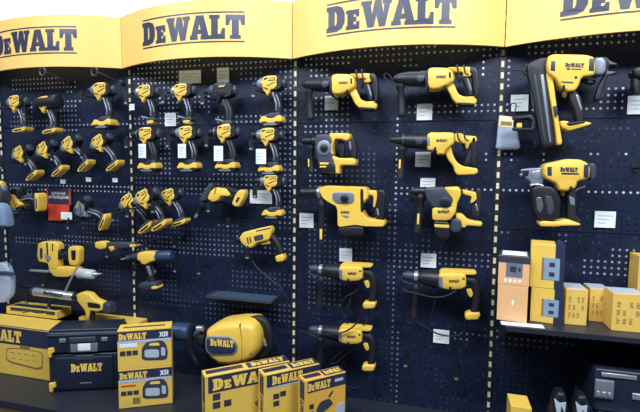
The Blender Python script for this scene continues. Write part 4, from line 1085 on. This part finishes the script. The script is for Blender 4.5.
# three tool cartons at the front
def tool_carton(label, pf, Zt, w, d, deg, band, lg, seed, m=YELC, lz=0):
    c = P(*pf, Z=Zt); ang = math.radians(deg)
    h = Zt-BZ
    root = carton('tool_carton', label, (c.x, c.y, BZ), ang, w, d, h, m, 'yellow tool cartons standing at the front')
    patch(root, 'navy_band', 'front', (.012, w, h-band, h-.004), NAVY, w, d, h)
    patch(root, 'navy_band', 'left', (d*.08, d*.72, h-band*1.6, h-.01), NAVY, w, d, h)
    patch(root, 'navy_band', 'top', (.01, w*.45, d*.3, d*.8), NAVY, w, d, h)
    patch(root, 'navy_band', 'top', (w*.5, w, d*.1, d*.9), NAVY, w, d, h)
    blogo(root, lg[0], lg[1], h-band*.86, lg[2])
    polys, ww = word('DEWALT', lines=False)
    letters('brand_lettering', polys, lambda a, b: (w*.55+(w*.4)*a/ww, d*.25+d*.5*b, h+.0012), GOLD, root, (0, 0, 0))
    letters('brand_lettering', polys, lambda a, b: (-.0012, d*.2+d*.4*b, .06+(h-.06-band*1.7)*a/ww), INK, root, (0, 0, 0))
    return root, h
r, h = tool_carton('large yellow tool carton with navy lettered band, leftmost of three at the front', (205, 377), .73, .36, .065, 41, .072, (.03, .30, .045), 1)
for i, (x, z_) in enumerate([(.03, h-.105), (.03, h-.14), (.075, h-.14)]): patch(r, 'icon', 'front', (x, x+.03, z_, z_+.027), INK, .4, .07, h)
pict(r, 'tool_picture', [(.2, h-.15), (.3, h-.10), (.31, h-.115), (.215, h-.17)], PRINT)
r, h = tool_carton('yellow tool carton with pale grey line, middle of three at the front', (264, 375.5), .73, .25, .065, 43, .055, (.035, .17, .035), 2)
patch(r, 'grey_strip', 'front', (.012, .25, h-.062, h-.055), GREYS, .25, .07, h)
for i, (x, z_) in enumerate([(.04, h-.11), (.07, h-.105), (.04, h-.14)]): patch(r, 'icon', 'front', (x, x+.026, z_, z_+.022), INK, .4, .07, h)
pict(r, 'tool_picture', [(.15, h-.18), (.18, h-.09), (.195, h-.085), (.19, h-.18)], GREYS)
r, h = tool_carton('small yellow tool carton with grinder picture, rightmost of three at the front', (305, 381.5), .725, .188, .06, 44, .052, (.014, .115, .03), 3, m=mat('amber_card', (.80, .45, .07), .5))
patch(r, 'small_print', 'front', (.135, .175, h-.032, h-.02), GREYS, .2, .07, h, .0016)
pict(r, 'tool_picture', [(.05, h-.13), (.07, h-.10), (.11, h-.095), (.13, h-.12), (.1, h-.14), (.06, h-.15)], DGR)
pict(r, 'tool_picture', [(.105, h-.085), (.125, h-.065), (.13, h-.07), (.112, h-.092)], DGR)
pict(r, 'tool_picture', [(.14, h-.15), (.16, h-.125), (.185, h-.13), (.185, h-.17), (.145, h-.17)], GREYS)
for x, z_ in [(.02, h-.12), (.02, h-.15)]: patch(r, 'icon', 'front', (x, x+.02, z_, z_+.02), INK, .4, .07, h)

# shelf boxes (right)
SZ = .9905
def front_box(name, label, p0, p1, ztop_px, d, m, zb, yf, group=None, deg=0):
    a = P(p0, ztop_px, yf); b = P(p1, ztop_px, yf); h = a.z-zb
    return carton(name, label, (a.x, yf, zb), math.radians(deg), b.x-a.x, d, h, m, group), b.x-a.x, h
bb = 'boxes on the right shelf'
r1, w1, h1 = front_box('orange_carton', 'plain orange carton at the left end of the shelf, under the box with the photo', 498.0, 528, 284, .12, ORG, SZ, -.245, bb, -9)
pict(r1, 'small_mark', [(w1*.48, h1*.45), (w1*.55, h1*.45), (w1*.55, h1*.6), (w1*.48, h1*.6)], WHT)
zb = SZ+h1+.001
r2, w2, h2 = front_box('orange_carton', 'orange and white carton with dark photo label, stacked on the plain orange one', 499, 530, 255, .12, ORG, zb, -.245, bb, -9)
patch(r2, 'dark_band', 'front', (.0, w2, h2-.026, h2-.001), INK, w2, .12, h2)
patch(r2, 'dark_band', 'top', (.0, w2, .0, .12), INK, w2, .12, h2)
patch(r2, 'white_top', 'top', (.01, w2-.01, .015, .11), WHT, w2, .12, h2, .0016)
patch(r2, 'photo_label', 'front', (w2*.25, w2*.78, h2*.28, h2*.76), GRY, w2, .12, h2)
patch(r2, 'photo_detail', 'front', (w2*.38, w2*.58, h2*.45, h2*.65), INK, w2, .12, h2, .0014)
patch(r2, 'photo_detail', 'front', (w2*.64, w2*.72, h2*.48, h2*.62), INK, w2, .12, h2, .0014)
for i in range(4): patch(r2, 'icon', 'front', (w2*(.2+.15*i), w2*(.29+.15*i), h2*.1, h2*.2), WHT, w2, .12, h2)
for nm, lab, x0, x1, yt, first in [(0, 'lower of two tall yellow cartons with blue grey label and navy side', 529, 562, 287, True), (1, 'upper of two tall yellow cartons with blue grey label and navy side', 529, 563.5, 243.5, False)]:
    zb = SZ if first else SZ+hh+.001
    r3, w3, hh = front_box('yellow_carton', lab, x0+2.5, x1+1.5, yt, .11, YELC, zb, -.225, bb, -9)
    patch(r3, 'navy_side', 'front', (w3*.72, w3, 0, hh), NAVY, w3, .11, hh)
    patch(r3, 'navy_side', 'top', (w3*.72, w3, 0, .11), NAVY, w3, .11, hh)
    patch(r3, 'label', 'front', (w3*.40, w3*.86, hh*.20, hh*.70), SLATE, w3, .11, hh, .0014)
    patch(r3, 'label_icon', 'front', (w3*.56, w3*.72, hh*.5, hh*.6), INK, w3, .11, hh, .002)
    patch(r3, 'label_icon', 'front', (w3*.56, w3*.72, hh*.28, hh*.38), INK, w3, .11, hh, .002)
    patch(r3, 'label_text', 'front', (w3*.34, w3*.40, hh*.20, hh*.70), PRINT, w3, .11, hh, .0014)
sm = 'small printed yellow cartons on the shelf'
def print_rows(r, w, h):
    for c in range(4):
        x = w*(.14+.2*c)
        for k_ in range(3):
            z_ = h*(.2+.22*k_)
            if (c+k_) % 4 == 3: continue
            for q_ in range(4): patch(r, 'print_mark', 'front', (x, x+w*random.uniform(.07, .13), z_+h*.04*q_, z_+h*.04*q_+h*.018), PRINT, w, .1, h)
for lab, x0, x1, yt, yf, d, zb in [('small printed yellow carton right of the navy sided cartons', 566.5, 588.5, 288.5, -.225, .10, SZ), ('small printed yellow carton set back, second of the printed row', 590.5, 610.5, 288.5, -.16, .09, SZ),
                        ('larger printed yellow carton, rightmost in front on the shelf', 613.5, 646, 293, -.25, .095, SZ)]:
    r4, w4, h4 = front_box('printed_carton', lab, x0, x1, yt, d, YELP, zb, yf, sm)
    patch(r4, 'silver_lid', 'top', (.002, w4-.002, .004, d-.004), mat('silver_lid_film', (.5, .55, .68), .35), w4, d, h4)
    print_rows(r4, w4, h4)
a = P(641, 290, -.12)
root = carton('printed_carton', 'yellow carton seen only at the right edge, standing behind the printed cartons', (P(636.5, 300, -.10).x, -.10, SZ), 0, .2, .09, P(636, 256, -.10).z-SZ, YELP, sm)

# ------------------------------------------------------------------ lower right goods on the base shelf
cz = P(594, 368, -.26).z
x0 = P(594, 390, -.26).x
root = empty('equipment_case', (x0, -.26, BZ), 'dark equipment case with silver latches on the base shelf at lower right', 'case')
h = cz-BZ
rbox('body', (0, .42, 0, .24, 0, h*.55), DBL, root, .01)
rbox('lid', (0, .42, .0, .24, h*.57, h), BX, root, .01)
rbox('rail', (.02, .13, -.006, .004, h*.93, h*.97), SIL, root, .002)
rbox('latch', (.0, .06, -.012, .0, h*.72, h*.9), GRY, root, .003)
for i in range(3): rbox('button', (.004+.018*i, .016+.018*i, -.016, -.012, h*.74, h*.79), SIL, root, .002)
rbox('rail', (.12, .42, -.006, .004, h*.74, h*.80), SIL, root, .002)
rbox('front_ledge', (.01, .42, -.03, .0, h*.38, h*.58), GRY, root, .008)
for i, (px, py) in enumerate([(559, 388), (580, 391)]):
    a = P(px-11, py, -.3); b = P(px+11, py, -.3); z1 = a.z; w_ = b.x-a.x
    root = empty('glove_pack', (a.x, -.3, BZ), 'black pack with pale arrow mark, %s of two by the dark case' % ['left', 'right'][i], 'package', 'black packs at lower right')
    hh_ = z1-BZ
    V, F = slab_geo([(0, 0), (w_, 0), (w_, hh_*.7), (w_*.75, hh_), (w_*.3, hh_), (0, hh_*.65)], 0, .03, .015); finish('pack', V, F, BLK, root)
    V, F = slab_geo([(w_*.2, hh_-.02), (w_*.45, hh_-.035), (w_*.75, hh_-.03), (w_*.72, hh_-.075), (w_*.55, hh_-.045), (w_*.52, hh_-.09), (w_*.4, hh_-.09)], -.03, .001, .0003, ch=0); finish('arrow_mark', V, F, GREYS, root)
a = P(511, 406, -.3); b = P(532, 408, -.3)
carton('small_carton', 'yellow carton top just visible at the bottom under the right shelf', (a.x, -.3, BZ), 0, b.x-a.x, .1, a.z-BZ, YELC)
